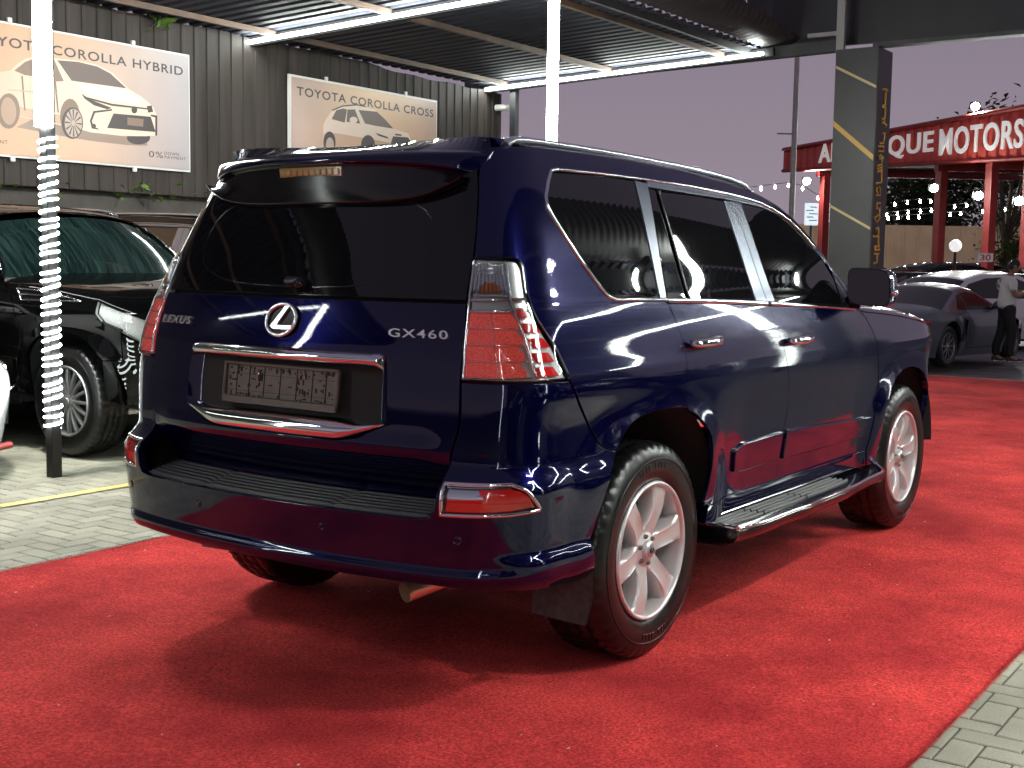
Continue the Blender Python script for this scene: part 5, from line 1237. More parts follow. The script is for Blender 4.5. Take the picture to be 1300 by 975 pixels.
# ------------------------------------------------------------------ neighbouring SUVs: the same build with another paint, wheels and trims
blackPaint = mat('black car paint', (.0015, .0017, .0018), .35, 0, .55, crough=.02, spec=0.); darkPaint = mat('charcoal car paint', (.006, .007, .009), .3, 0, .5, crough=.02, spec=0.)
wetglass = mat('dusty green tinted windscreen', (.010, .022, .020), .06); t = wetglass.node_tree; b = bsdf(wetglass); tc = N(t, 'ShaderNodeTexCoord'); mp = N(t, 'ShaderNodeMapping'); mp.inputs['Scale'].default_value = (3, 46, 3); mp.inputs['Rotation'].default_value = (.25, 0, .0)
n1 = N(t, 'ShaderNodeTexNoise'); n1.inputs['Scale'].default_value = 1.; n1.inputs['Detail'].default_value = 5; r1 = N(t, 'ShaderNodeValToRGB'); r1.color_ramp.elements[0].position = .42; r1.color_ramp.elements[1].position = .72
r1.color_ramp.elements[0].color = (.002, .005, .005, 1); r1.color_ramp.elements[1].color = (.011, .025, .022, 1); t.links.new(tc.outputs['Object'], mp.inputs[0]); t.links.new(mp.outputs[0], n1.inputs['Vector']); t.links.new(n1.outputs[0], r1.inputs[0]); t.links.new(r1.outputs[0], b.inputs['Base Color'])  # green streaks put wet marks and reflections into the glass colour
def multi_rim(n=16, r0=.243):
    g = Geo(); g.lathe([(r0+.004, -.122), (r0+.001, -.130), (r0-.006, -.132), (r0-.012, -.126), (r0-.017, -.112), (r0-.024, -.06), (r0-.03, .02), (r0-.02, .11)], 64, axis='y')
    for s in range(n):
        a = 2*math.pi*s/n; ca, sa = math.cos(a), math.sin(a); secs = []
        for t_ in np.linspace(0, 1, 6):
            r = .045+t_*(r0-.06); hw = .011-.003*t_+.004*t_**4; yf = -.108-.012*math.sin(t_*2.6)
            secs.append([(r*ca-u*hw*sa, yf+d, r*sa+u*hw*ca) for u, d in ((-1, .03), (-1, .004), (-.5, 0), (.5, 0), (1, .004), (1, .03))])
        g.loft(secs, smooth=R_(40))
    g.lathe([(.001, -.116), (.035, -.116), (.042, -.110), (.07, -.10), (.072, -.06)], 32, axis='y')
    return g
_mr = multi_rim().build('rim', noisy(mat('dark silver alloy', (.42, .42, .42), .3, .8), 10, .1)); mrim = _mr.data; bpy.data.objects.remove(_mr)
def swap(o, src, dst):
    if o.type == 'MESH':
        for s in o.material_slots:
            if s.material in src: s.link = 'OBJECT'; s.material = dst
    for c in o.children: swap(c, src, dst)
def drop(o, names):
    for c in list(o.children):
        if c.name.split('.')[0] in names:
            for d in list(c.children): bpy.data.objects.remove(d)
            bpy.data.objects.remove(c)
        else: drop(c, names)
def rims(o):
    for c in o.children:
        if c.name.startswith('rim'): c.data = mrim
        rims(c)
def suv_copy(name, label, pm, loc, rz):
    c = copy_tree(suv); c.name = name; c['label'] = label; c['category'] = 'suv'; c.location = loc; c.rotation_euler = (0, 0, rz)
    swap(c, [paint], pm); drop(c, ('lettering', 'emblem', 'emblem_back')); rims(c); return c
s2 = suv_copy('parked_suv', 'black SUV nosing out of its bay behind the led wrapped pole', blackPaint, (2.365, 7.23, 0), R_(-90))
for c in s2.children:
    if c.name.startswith('windscreen'):
        c.material_slots[0].link = 'OBJECT'; c.material_slots[0].material = wetglass
# chrome vent behind each front wheel arch, a line along the bonnet, chrome frame round the windscreen
for s in (-1, 1):
    g = Geo(); fr_ = [(2.26, 1.150), (2.68, 1.128), (2.98, 1.078), (2.33, 1.068)]
    strip(g, [(a+1.6, b_) for a, b_ in fr_], w=.014, h=.012, off=.003, closed=True); strip(g, [(3.90, 1.11), (4.5, 1.098)], w=.012, h=.012, off=.003)
    (g if s < 0 else mir(g)).build('fender_vent', chrome, s2)
    g = Geo(); panel(g, [(a+1.6, b_) for a, b_ in fr_], off=.003, th=.004); (g if s < 0 else mir(g)).build('vent_panel', blackg, s2)
    g = Geo(); strip(g, [(3.64, 1.235), (3.46, 1.432), (3.20, 1.612)], w=.018, h=.010, off=.004); (g if s < 0 else mir(g)).build('pillar_chrome', chrome, s2)
s3 = suv_copy('parked_suv', 'charcoal SUV whose roof shows between the black SUV and the blue spoiler', darkPaint, (4.75, 7.23, 0), R_(-90))

# ------------------------------------------------------------------ simpler cars further off
def make_car(root, P_, pm, wheel_r, L, Wd, rimdata=None, trim=blackg):
    """P_: dict with top (silhouette polyline rear to front as (x,z,tag)), waist z, arches, windows; x measured from the rear axle"""
    wb = P_['wb']; hw = Wd/2; tops = P_['top']; xs_, zs_ = [a for a, _, _ in tops], [b for _, b, _ in tops]
    zb = P_['belt']; zroof = max(zs_); x0, x1 = min(xs_), max(xs_)
    prof = mono([.1, .3, .5*zb+.1, zb-.10, zb, zb+.05, zroof], [.90*hw, .955*hw, hw, .985*hw, .955*hw, .93*hw, P_.get('tumble', .70)*hw])
    def S(m, z):
        m = np.asarray(m, float); z = np.asarray(z, float)+0*m; w = prof(z)
        w = w-.55*hw*np.clip((x0+.55-m)/.62, 0, 1.2)**2.2-.50*hw*np.clip((m-x1+.75)/.80, 0, 1.2)**2.3-.03*((m-(x0+x1)/2)/((x1-x0)/2))**2
        for cx in (0, wb): w = w+.018*sm(wheel_r+.26, wheel_r+.06, np.hypot(m-cx, z-wheel_r))
        if 'hip' in P_: w = w+P_['hip']*np.exp(-((m+.05)/.55)**2)*np.exp(-((z-zb+.06)/.16)**2)
        return np.stack([m, -w, z], -1)
    # resampled silhouette
    T = []; tags = []
    for (a, b_, tg1), (c, d, tg2) in zip(tops[:-1], tops[1:]):
        k = max(1, int(math.hypot(c-a, d-b_)/.06))
        for j in range(k): T.append((a+(c-a)*j/k, b_+(d-b_)*j/k)); tags.append(tg1)
    T.append(tops[-1][:2]); tags.append(tops[-1][2]); T = np.array(T)
    Ts = T.copy()
    for _ in range(3): Ts[1:-1] = (Ts[:-2]+2*Ts[1:-1]+Ts[2:])/4
    T = Ts; tan = unit(np.gradient(T, axis=0)); nrm = np.stack([tan[:, 1], -tan[:, 0]], 1)      # points inward (down)
    rr = .05; B_ = T+nrm*rr; B_[:, 1] = np.maximum(B_[:, 1], .22)
    E_ = S(B_[:, 0], B_[:, 1]); K = 15; secs = []
    for i in range(len(T)):
        y0 = -E_[i][1]; n2 = -nrm[i]; cr = P_.get('crown', .03); sec = []
        for t_ in np.linspace(0, 1, K):
            q = (1-t_)**3*np.array([y0, 0])+3*t_*(1-t_)**2*np.array([y0-.012, rr*.75])+3*t_*t_*(1-t_)*np.array([y0*.62, rr+cr])+t_**3*np.array([0, rr+cr])
            sec.append((B_[i][0]+n2[0]*q[1], -q[0], B_[i][1]+n2[1]*q[1]))
        secs.append(sec+[(a, -b_, c) for a, b_, c in sec[-2::-1]])
    parts = {'p': Geo(), 'r': Geo(), 'w': Geo(), 'k': Geo()}; i = 0
    while i < len(T)-1:
        j = i
        while j < len(T)-1 and tags[j] == tags[i]: j += 1
        parts[tags[i]].loft(secs[i:j+1], smooth=True, flip=False); i = j
    # side panel: outline offset inward, with arches
    low = P_.get('sill', .24); out = [tuple(q) for q in B_]
    def archpts(cx): 
        R2 = wheel_r+.055; a0 = math.asin((low-wheel_r)/R2) if abs(low-wheel_r) < R2 else 0; return [(cx+R2*math.cos(a), wheel_r+R2*math.sin(a)) for a in np.linspace(a0, math.pi-a0, 22)]
    xf_, xr_ = out[-1][0], out[0][0]; out += [(xf_, low+.02)]+archpts(wb)+archpts(0)+[(xr_, low+.04)]
    res = []
    for q in out:
        if not res or math.hypot(q[0]-res[-1][0], q[1]-res[-1][1]) > .004: res.append(q)
    side = Geo(); panel(side, res, S=S, grid=.045, th=.03, gap=.0)
    body = parts['p']; body.merge(side); body.merge(side, mirror=True)
    bo = body.build('body', pm, root)
    if parts['r'].F: parts['r'].build('rear_window', P_.get('glass', glassM), root)
    if parts['w'].F: parts['w'].build('windscreen', P_.get('glass', glassM), root)
    if parts['k'].F: parts['k'].build('black_panel', trim, root)
    for wpoly in P_['windows']:
        for s in (-1, 1):
            g = Geo(); panel(g, wpoly, S=S, grid=.05, off=.004, th=.008); (g if s < 0 else mir(g)).build('side_window', P_.get('glass', glassM), root)
    for name, poly, m in P_.get('extras', []):
        for s in (-1, 1):
            g = Geo(); panel(g, poly, S=S, grid=.03, off=.006, th=.02); (g if s < 0 else mir(g)).build(name, m, root)
    for s in (-1, 1):
        for ln in P_.get('lines', []):
            g = Geo(); strip(g, ln, S=S, w=.012, h=.003, off=-.001); (g if s < 0 else mir(g)).build('door_gap', under, root)
    sh = Geo(); 
    for wx in (0, wb):
        for s in (-1, 1):
            a = np.linspace(R_(-10), R_(190), 20); R2 = wheel_r+.07
            sh.loft([[(wx+R2*math.cos(t_), s*(hw-.05), wheel_r+R2*math.sin(t_)), (wx+R2*math.cos(t_), s*(hw-.34), wheel_r+R2*math.sin(t_))] for t_ in a])
            sh.add([(wx-R2, s*(hw-.33), .15), (wx+R2, s*(hw-.33), .15), (wx+R2, s*(hw-.33), wheel_r*2+.1), (wx-R2, s*(hw-.33), wheel_r*2+.1)], [[0, 1, 2, 3]])
    sh.box((wb/2, 0, .27), (wb+1.0, Wd-.70, .16)); sh.box((wb/2, 0, .32), (wb-.8, Wd-.16, .12)); sh.build('chassis', under, root)
    m_ = P_.get('mirror')
    if m_:
        for s in (-1, 1):
            g = Geo(); g.box((m_[0], s*(hw+.02), m_[1]), (.12, .17, .12), bev=.035); g.tube([(m_[0]+.02, s*(hw-.10), m_[1]-.06), (m_[0], s*(hw), m_[1]-.03)], .02, 6); g.build('door_mirror', pm, root)
    for x in (0, wb):
        for s in (-1, 1):
            w = wheel(root, x, s, R=.385); k = wheel_r/.385; w.scale = (k, k*.92, k); w.location = (x, s*(hw-.135), wheel_r)
    if rimdata is not None: 
        for c in root.children:
            if c.name.startswith('wheel'):
                for d in list(c.children):
                    if d.name.startswith('rim'): d.data = rimdata
                    if d.name.split('.')[0] in ('emblem', 'wheel_nut'): bpy.data.objects.remove(d)
    return S
_mr = multi_rim(10).build('rim', mat('gunmetal alloy', (.30, .30, .29), .3, .85)); rim10 = _mr.data; bpy.data.objects.remove(_mr)
greyP = mat('slate grey car paint', (.085, .098, .120), .35, .25, .5, crough=.03); whiteC = mat('white car paint', (.72, .72, .72), .3, 0, 1.0, crough=.03)
tailR = mat('dark red tail lamp', (.25, .01, .01), .1, 0, .5)
dimglass = mat('smoked glass', (.006, .006, .007), .15, spec=.2)
coupeP = dict(wb=2.475, glass=dimglass, belt=.86, sill=.17, tumble=.60, hip=.05, crown=.05,
    top=[(-.92, .30, 'p'), (-.96, .50, 'p'), (-.90, .70, 'p'), (-.80, .83, 'p'), (-.55, .90, 'p'), (-.30, .96, 'r'), (.60, 1.235, 'p'), (1.05, 1.285, 'p'), (1.35, 1.255, 'w'), (2.05, .90, 'p'), (2.5, .80, 'p'), (2.95, .66, 'p'), (3.28, .48, 'p'), (3.36, .30, 'p')],
    windows=[[(.30, .92), (.62, 1.135), (.78, 1.165), (.70, .905)], [(.73, .905), (.81, 1.17), (1.05, 1.195), (1.35, 1.155), (1.86, .90)]],
    extras=[('side_intake', [(.36, .42), (.56, .40), (.62, .74), (.50, .78)], blackg), ('tail_lamp', [(-.86, .70), (-.60, .70), (-.62, .78), (-.82, .78)], tailR), ('headlight', [(2.62, .56), (2.86, .54), (2.84, .66), (2.66, .70)], lensS)],
    lines=[[(.64, .30), (.70, .60), (.66, .88)], [(.64, .30), (1.9, .28), (1.98, .86)]], mirror=(1.72, .98))
# placed on the ramp beyond the carpet
def yaw_of(a, b): return math.atan2(b[1]-a[1], b[0]-a[0])
CP = (16.35+.156*.775, 2.75+.988*.775, -.19)
cp_ = thing('sports_coupe', 'slate grey two door sports coupe parked beyond the end of the carpet', 'car', CP, R_(-9))
make_car(cp_, coupeP, greyP, .345, 4.4, 1.82, rim10)
suvP = dict(wb=2.80, belt=1.02, sill=.26, tumble=.70, crown=.03,
    top=[(-.88, .40, 'p'), (-.95, .62, 'p'), (-.92, .95, 'p'), (-.78, 1.10, 'r'), (-.10, 1.46, 'p'), (.6, 1.585, 'p'), (1.3, 1.60, 'p'), (1.75, 1.54, 'w'), (2.45, 1.12, 'p'), (3.0, 1.02, 'p'), (3.45, .86, 'p'), (3.62, .65, 'p'), (3.64, .40, 'p')],
    windows=[[(-.35, 1.12), (.02, 1.36), (.55, 1.47), (1.02, 1.49), (1.05, 1.07), (.3, 1.08)], [(1.09, 1.07), (1.06, 1.49), (1.5, 1.47), (1.75, 1.40), (2.22, 1.07)]],
    extras=[('headlight', [(3.0, .80), (3.42, .72), (3.40, .84), (3.05, .94)], lensS), ('tail_lamp', [(-.82, .88), (-.45, .92), (-.50, 1.0), (-.78, 1.0)], tailR)],
    lines=[[(1.07, .36), (1.08, 1.04)], [(.12, .70), (.30, 1.04)], [(2.25, .40), (2.28, 1.02)]], mirror=(2.05, 1.10))
hatchP = dict(wb=2.5, belt=.98, sill=.24, tumble=.72, crown=.03,
    top=[(-.62, .38, 'p'), (-.68, .60, 'p'), (-.64, .98, 'p'), (-.56, 1.06, 'r'), (-.25, 1.42, 'p'), (.4, 1.50, 'p'), (1.0, 1.50, 'p'), (1.45, 1.43, 'w'), (2.10, 1.04, 'p'), (2.75, .94, 'p'), (3.12, .78, 'p'), (3.22, .58, 'p'), (3.22, .38, 'p')],
    windows=[[(-.15, 1.04), (.0, 1.32), (.5, 1.39), (.80, 1.40), (.82, 1.02)], [(.86, 1.02), (.84, 1.40), (1.2, 1.38), (1.45, 1.32), (1.88, 1.02)]],
    extras=[('headlight', [(2.7, .76), (3.02, .68), (3.0, .80), (2.74, .88)], lensS), ('tail_lamp', [(-.60, .80), (-.42, .80), (-.42, 1.0), (-.58, 1.0)], tailR)],
    lines=[[(.84, .34), (.84, 1.0)], [(1.95, .38), (1.98, .98)]], mirror=(1.75, 1.06))
wc = thing('white_crossover', 'white crossover with dark windows behind the man holding a phone', 'car', (21.75, 4.45, -.28), R_(-24))
make_car(wc, suvP, whiteC, .37, 4.7, 1.90, rim10)
wh = thing('white_hatchback', 'small white hatchback behind the coupe next to the blue door mirror', 'car', (26.6, 8.6, -.28), R_(-75))
make_car(wh, hatchP, whiteC, .31, 4.0, 1.72, rim10)
# white saloon whose front corner just reaches into the left edge
ws_ = thing('white_coupe', 'white low car whose front bumper corner pokes in at the left edge', 'car', (.13, 7.33, 0), R_(-90))
make_car(ws_, coupeP, whiteC, .345, 4.4, 1.86, rim10)
g = Geo(); g.tube([(3.30, -.62, .20), (3.38, -.3, .19), (3.40, 0, .19), (3.38, .3, .19), (3.30, .62, .20)], .022, 8); g.build('red_splitter', mat('dark red lip', (.32, .05, .05), .4), ws_)

for k, (x, pm, lab) in enumerate(((.6, blackPaint, 'black SUV added unseen under the right hand canopy beside the blue SUV'), (3.6, darkPaint, 'charcoal SUV added unseen under the right hand canopy'), (6.6, blackPaint, 'black SUV added unseen far along under the right hand canopy'), (-2.6, darkPaint, 'charcoal SUV added unseen under the right hand canopy behind the camera'))):
    suv_copy('parked_suv', lab, pm, (x, -7.6, 0), R_(90))  # row added out of view to darken reflections in the blue doors
# ------------------------------------------------------------------ beyond the carpet: red showroom canopy, lights, railing, far walls and trees
redW = noisy(mat('red profiled cladding', (.60, .075, .055), .5), 1.5, .2, rough_amt=.1); redS = noisy(mat('red painted steel', (.33, .035, .03), .5), 3, .2)
whiteL = mat('white sign letters', (.85, .85, .82), .4, emit=(1, .97, .92), es=.25); ceilM = noisy(mat('grey ribbed ceiling', (.22, .22, .21), .6), 3, .2)  # letters carry a faint glow to keep them white
beige = noisy(mat('beige hoarding', (.80, .60, .36), .6), .6, .15); floodW = mat('floodlight glass', (1, 1, 1), .4, emit=(.95, 1., .93), es=900.); bulbM = mat('string bulb', (1, 1, 1), .4, emit=(1, .98, .92), es=200.)
A_ = np.array([35.85, 13.75]); e_ = unit(np.array([-.534, -.845])); n_ = np.array([-e_[1], e_[0]]); n_ = n_ if n_[0] > 0 else -n_
def at2(t, d, z): q = A_+e_*t+n_*d; return (q[0], q[1], z)
sr = thing('red_canopy_building', 'red fascia showroom canopy with big white letters reading motors', 'building', (A_[0], A_[1], -.28))
def own(g, name, m, par):      # geometry given in world coordinates, parent placed at A
    for v in g.V: v -= np.array([A_[0], A_[1], -.28])
    return g.build(name, m, par)
g = Geo(); LT = 17.0
ts = []
t_ = 0
while t_ < LT: ts += [(t_, 0), (t_+.16, 0), (t_+.19, .045), (t_+.33, .045), (t_+.36, 0)]; t_ += .36
def zb(t): return 4.50-.30*t/10.45
def zt(t): return 5.19+.31*t/10.45
g.loft([[at2(t, d, zb(t)) for t, d in ts], [at2(t, d, zt(t)) for t, d in ts]], smooth=False); g.loft([[at2(t, .3, zb(t)) for t, d in ts], [at2(t, .3, zt(t)) for t, d in ts]], smooth=False, flip=True)
g.add([at2(0, 0, zt(0)), at2(0, .3, zt(0)), at2(0, .3, zb(0)), at2(0, 0, zb(0)), at2(LT, 0, zt(LT)), at2(LT, .3, zt(LT)), at2(LT, .3, zb(LT)), at2(LT, 0, zb(LT))], [[0, 1, 2, 3], [0, 4, 5, 1], [3, 2, 6, 7], [4, 7, 6, 5]])
own(g, 'fascia', redW, sr)
g = Geo(); g.tube([at2(0, -.03, zt(0)), at2(LT, -.03, zt(LT))], .07, 4); g.tube([at2(0, -.03, zb(0)), at2(LT, -.03, zb(LT))], .06, 4); own(g, 'fascia_trim', redS, sr)
g = Geo(); rows = []
t_ = .2; rr_ = []
while t_ < LT: rr_ += [(t_, 0), (t_+.12, 0), (t_+.14, .05), (t_+.24, .05), (t_+.26, 0)]; t_ += .30
g.loft([[at2(t, .35, zb(t)+.05+h) for t, h in rr_], [at2(t, 9., zb(t)+.35+h) for t, h in rr_]], smooth=False); g.add([at2(0, .35, 5.0), at2(LT, .35, 5.0), at2(LT, 9, 5.2), at2(0, 9, 5.2)], [[0, 1, 2, 3]]); own(g, 'ceiling', ceilM, sr)
for t, d in ((1.35, .7), (6.85, .6), (8.9, .5), (10.35, .4), (13.5, .6), (6.0, 8.5), (9.5, 8.5), (13, 8.5)):
    g = Geo(); q = at2(t, d, 0); g.box((q[0], q[1], 2.05), (.24, .24, 4.7), rot=Matrix.Rotation(math.atan2(e_[1], e_[0]), 4, 'Z')); own(g, 'column', redS, sr)
for t in (1.35, 6.85, 8.9, 10.35, 13.5):
    g = Geo(); a, b_ = np.array(at2(t, .4, zb(t)-.05)), np.array(at2(t, 8.8, zb(t)+.15)); g.tube([a, b_], .15, 4, flat=[(-1, -.6), (1, -.6), (1, .6), (-1, .6)]); own(g, 'beam', redS, sr)
def letters(txt, t0, t1, z0, z1):
    tg_, w = text_geo(txt, 1., ext=.02, space=1.08, bold=.018); fr = Matrix(((e_[0], 0, -n_[0], at2(0, -.10, 0)[0]), (e_[1], 0, -n_[1], at2(0, -.10, 0)[1]), (0, 1, 0, 0), (0, 0, 0, 1)))
    g = Geo(); g.merge(tg_, xf=fr @ fit_text(tg_, w, t0, t1, z0, z1)); own(g, 'sign_letters', whiteL, sr)
letters('AL', 2.05, 3.05, 4.62, 5.20); letters('QUE', 5.35, 7.25, 4.50, 5.18); letters('MOTORS', 7.50, 10.55, 4.46, 5.20)
# floodlights
def flood(px_, r, label, arm=True):
    f = thing('flood_light', label, 'lamp', px_, group=None); M = Matrix.Rotation(R_(215), 4, 'Z') @ Matrix.Rotation(R_(20), 4, 'Y')
    g = Geo(); g.merge(Geo().box((-.05, 0, 0), (.09, 2*r+.06, 1.5*r+.05), bev=.02), xf=M); g.tube([(.05, .02, 0), (.35, .2, .1)], .03, 6); g.build('housing', blackM, f)
    g = Geo(); g.merge(Geo().lathe([(0, .05), (r*.6, .035), (r, -.005), (r*.9, -.03)], 18, axis='x'), xf=M); g.build('lamp_glass', floodW, f)
flood((35.2, 12.65, 4.10), .12, 'bright floodlight hanging at the far left end of the red canopy'); flood((30.75, 7.25, 3.52), .11, 'bright floodlight on the first red column right of the pillar')
flood((29.4, 5.72, 3.22), .11, 'bright floodlight on the second red column right of the pillar'); flood((27.9, 4.38, 3.0), .11, 'bright floodlight at the right edge of the photo'); flood((31.3, 6.42, 5.70), .11, 'floodlight standing on top of the red fascia')
g = Geo(); 
# strings of bulbs
def dep_(u, v, D): return np.array(CAM_POS)+D*(((u-650)/1593.75)*_r-((v-487.5)/1593.75)*_u+_f)
rowsB = [('string of bulbs left of the grey light pole', [(952, 242), (966, 240), (984, 238), (1001, 236), (1019, 240), (1038, 252)], 44),
         ('upper string of bulbs under the red canopy', [(1136, 260), (1152, 258), (1168, 256.3), (1181.6, 256.3)], 47),
         ('middle string of bulbs under the red canopy', [(1125.5, 273.3), (1139.4, 272), (1153, 270), (1168.5, 268.7), (1182.3, 267.5), (1197, 265), (1212, 263.2), (1227.3, 261.5)], 48),
         ('lower string of bulbs under the red canopy', [(1127.6, 278.2), (1140, 277), (1153, 276.5), (1166.4, 276), (1193.4, 274), (1206.5, 273), (1219.7, 272)], 49),
         ('short string of bulbs beside the green bush', [(1247.4, 269), (1262, 268), (1275.8, 266.4), (1290, 265)], 47)]
for lab, pts, D in rowsB:
    P3 = [dep_(u, v, D) for u, v in pts]; st = thing('string_lights', lab, 'string lights', tuple(P3[0])); o0 = P3[0]
    g = Geo(); g.tube([q-o0+np.array([0, 0, .12]) for q in P3], .012, 5); g.build('cable', blackM, st)
    for q in P3:
        g = Geo(); g.lathe([(0, -.05), (.026, -.038), (.036, -.01), (.028, .03), (.016, .08), (0, .085)], 10, c=tuple(q-o0)); g.build('bulb', bulbM, st)
# hoarding wall, trees beyond
hd = thing('hoarding', 'long beige corrugated hoarding wall behind the red canopy', 'wall', (56, 17, -.28)); g = Geo(); a, b_ = np.array([46.0, 31.0]), np.array([68.0, -.5]); d_ = unit(b_-a); L_ = np.linalg.norm(b_-a); nn = np.array([-d_[1], d_[0]]); sx_ = []; t_ = 0
while t_ < L_: sx_ += [(t_, 0), (t_+.5, 0), (t_+.55, .06), (t_+.65, .06), (t_+.7, 0)]; t_ += .7
pt = lambda t, h, z: ((a+d_*t+nn*h)[0]-56, (a+d_*t+nn*h)[1]-17, z)
g.loft([[pt(t, h, 0) for t, h in sx_], [pt(t, h, 3.65) for t, h in sx_]], smooth=False); g.loft([[pt(t, h+.12, 0) for t, h in sx_], [pt(t, h+.12, 3.65) for t, h in sx_]], smooth=False); g.build('sheets', beige, hd)
barkM = noisy(mat('bark', (.09, .07, .055), .9), 8, .4); leafD = noisy(mat('dark foliage', (.030, .050, .022), .7, spec=.2), 1.5, .5, c2=(.065, .095, .04)); leafG = noisy(mat('olive foliage', (.060, .095, .025), .7, spec=.2), 1.5, .5, c2=(.12, .16, .045))
def tree(name, label, loc, h, w, n, seed, lm, leaf=.30, trunk=.12, crown0=.35):
    r = random.Random(seed); t_ = thing(name, label, 'tree', loc); tr = Geo(); pts = [(0, 0, 0), (.05*h*r.uniform(-1, 1)*.5, .02*h, h*.3), (.04*h*r.uniform(-1, 1), 0, h*.65)]
    tr.tube(pts, [trunk, trunk*.75, trunk*.35], 8); lobes = []
    for k in range(9):
        a_ = r.uniform(0, 6.28); q = np.array([math.cos(a_)*w*r.uniform(.15, .42), math.sin(a_)*w*r.uniform(.15, .42), h*r.uniform(crown0, .92)]); lobes.append((q, w*r.uniform(.14, .25)))
        tr.tube([pts[1], tuple(q*.7+np.array(pts[1])*.3), tuple(q)], [trunk*.4, trunk*.25, trunk*.1], 5)
    tr.build('trunk', barkM, t_); g = Geo()
    for q, R in lobes: leaf_cluster(g, q, n//9, (R*.6, R*.6, R*.5), leaf, r, .6)
    g.build('crown', lm, t_)
for lab, (u, v, D), h, w, n, sd in (('dark leafy tree above the hoarding just right of the pillar', (1140, 290, 68), 5.6, 6.5, 5000, 1), ('dark tree above the hoarding between two red columns', (1205, 290, 69), 6.4, 7.5, 6000, 2), ('dark tree above the hoarding at the right edge', (1270, 290, 70), 6.6, 7.5, 6000, 3)):
    q = dep_(u, v, D); tree('background_tree', lab, (q[0], q[1], -.28), h+1.0, w, n, sd, leafD, .30)
q = dep_(1276, 330, 44); tree('leafy_bush', 'green leafy bush between the right hand red columns', (q[0], q[1], -.28), 3.9, 2.3, 1500, 4, leafG, .16, .07, .30)
q = dep_(1290, 130, 46); tree('tall_tree', 'tall dark tree whose top shows above the red fascia at the right edge', (q[0], q[1], -.28), 8.0, 4.2, 900, 5, leafD, .28, .16, .6)
# lit shop boards
for lab, u, v, wpx, hpx, c, c2 in (('small lit white board left of the grey pillar', 1030, 272, 17, 28, (.75, .92, 1.), (.2, .45, .6)), ('small lit pink board left of the grey pillar', 1049, 270, 13, 24, (1., .72, .86), (.85, .12, .15))):
    q = dep_(u, v, 55); b0 = thing('lit_board', lab, 'sign', tuple(q)); M = Matrix.Rotation(R_(35), 4, 'Z'); s_ = 55/1593.75
    g = Geo(); g.merge(Geo().box((0, 0, 0), (.12, wpx*s_, hpx*s_), bev=.02), xf=M); g.build('box', mat('lit face', (.8, .8, .8), .5, emit=c, es=.75), b0)
    g = Geo()
    for k in range(5): g.merge(Geo().box((-.064, (k % 2-.5)*.14, hpx*s_*(.32-.15*k)), (.012, wpx*s_*(.5+.08*(k % 3)), hpx*s_*.05)), xf=M)
    g.build('print', mat('sign print', c2, .5), b0)
    g = Geo(); g.tube([(0, 0, -hpx*s_/2), (0, 0, -q[2]-.28)], .05, 6); g.build('post', steelM, b0)
# light pole with a short cross arm
lpm = noisy(mat('grey galvanised pole', (.40, .39, .36), .5, .4), 6, .15); q = dep_(1005, 270, 30)
lp_ = thing('light_pole', 'tall thin grey steel pole standing in front of the left end of the red fascia', 'pole', (q[0], q[1], -.28)); g = Geo(); g.tube([(0, 0, 0), (0, 0, 4), (0, 0, 9.2)], [.075, .068, .055], 12); g.build('shaft', lpm, lp_)
g = Geo(); g.tube([(.02, .05, 4.78), (-.05, .42, 4.80)], .018, 6); g.build('arm', lpm, lp_)
# black railing with its number plate
q0, q1 = dep_(1100, 349, 28.5), dep_(1330, 347, 27.5); fe = thing('iron_railing', 'black iron railing behind the white crossover', 'fence', (q0[0], q0[1], -.28)); d2 = (q1-q0)[:2]; L2 = np.linalg.norm(d2); d2 = d2/L2; f3 = lambda t, z: (d2[0]*t, d2[1]*t, z)
g = Geo(); g.tube([f3(0, 1.52), f3(L2, 1.52)], .04, 6); g.tube([f3(0, .2), f3(L2, .2)], .025, 6); g.build('rails', blackM, fe)
for t in (.95, 1.32, 2.4, 3.6): 
    g = Geo(); q = f3(t, .76); g.box(q, (.10, .10, 1.52)); g.build('post', blackM, fe)
g = Geo()
for k in range(int(L2/.16)): g.tube([f3(.08+k*.16, .2), f3(.08+k*.16, 1.5)], .009, 5)
for k in range(6): g.tube([(d2[0]*(.80+.07*math.cos(a)), d2[1]*(.80+.07*math.cos(a)), 1.60+.07*math.sin(a)) for a in np.linspace(0, math.pi*1.6, 12)], .008, 5) if k == 0 else None
g.build('bars', blackM, fe)
q = dep_(1251, 327, 27.6); np_ = thing('number_plate_sign', 'white sign with a red number 30 on the black railing', 'sign', tuple(q)); M = Matrix.Rotation(math.atan2(d2[1], d2[0]), 4, 'Z')
if (Matrix.Rotation(math.atan2(d2[1], d2[0]), 4, 'Z') @ Vector((1, 0, 0))).dot(Vector(_r)) < 0: M = Matrix.Rotation(math.pi, 4, 'Z') @ M
g = Geo(); g.merge(Geo().box((0, 0, 0), (.32, .02, .19), bev=.004), xf=M); g.build('plate', mat('white sign face', (.8, .76, .74), .5), np_)
tg_, w = text_geo('30', 1., ext=.003, bold=.01); g = Geo(); g.merge(tg_, xf=M @ Matrix(((1, 0, 0, 0), (0, 0, -1, -.013), (0, 1, 0, 0), (0, 0, 0, 1))) @ fit_text(tg_, w, -.11, .11, -.065, .065)); g.build('number', mat('red sign digits', (.55, .05, .04), .5), np_)
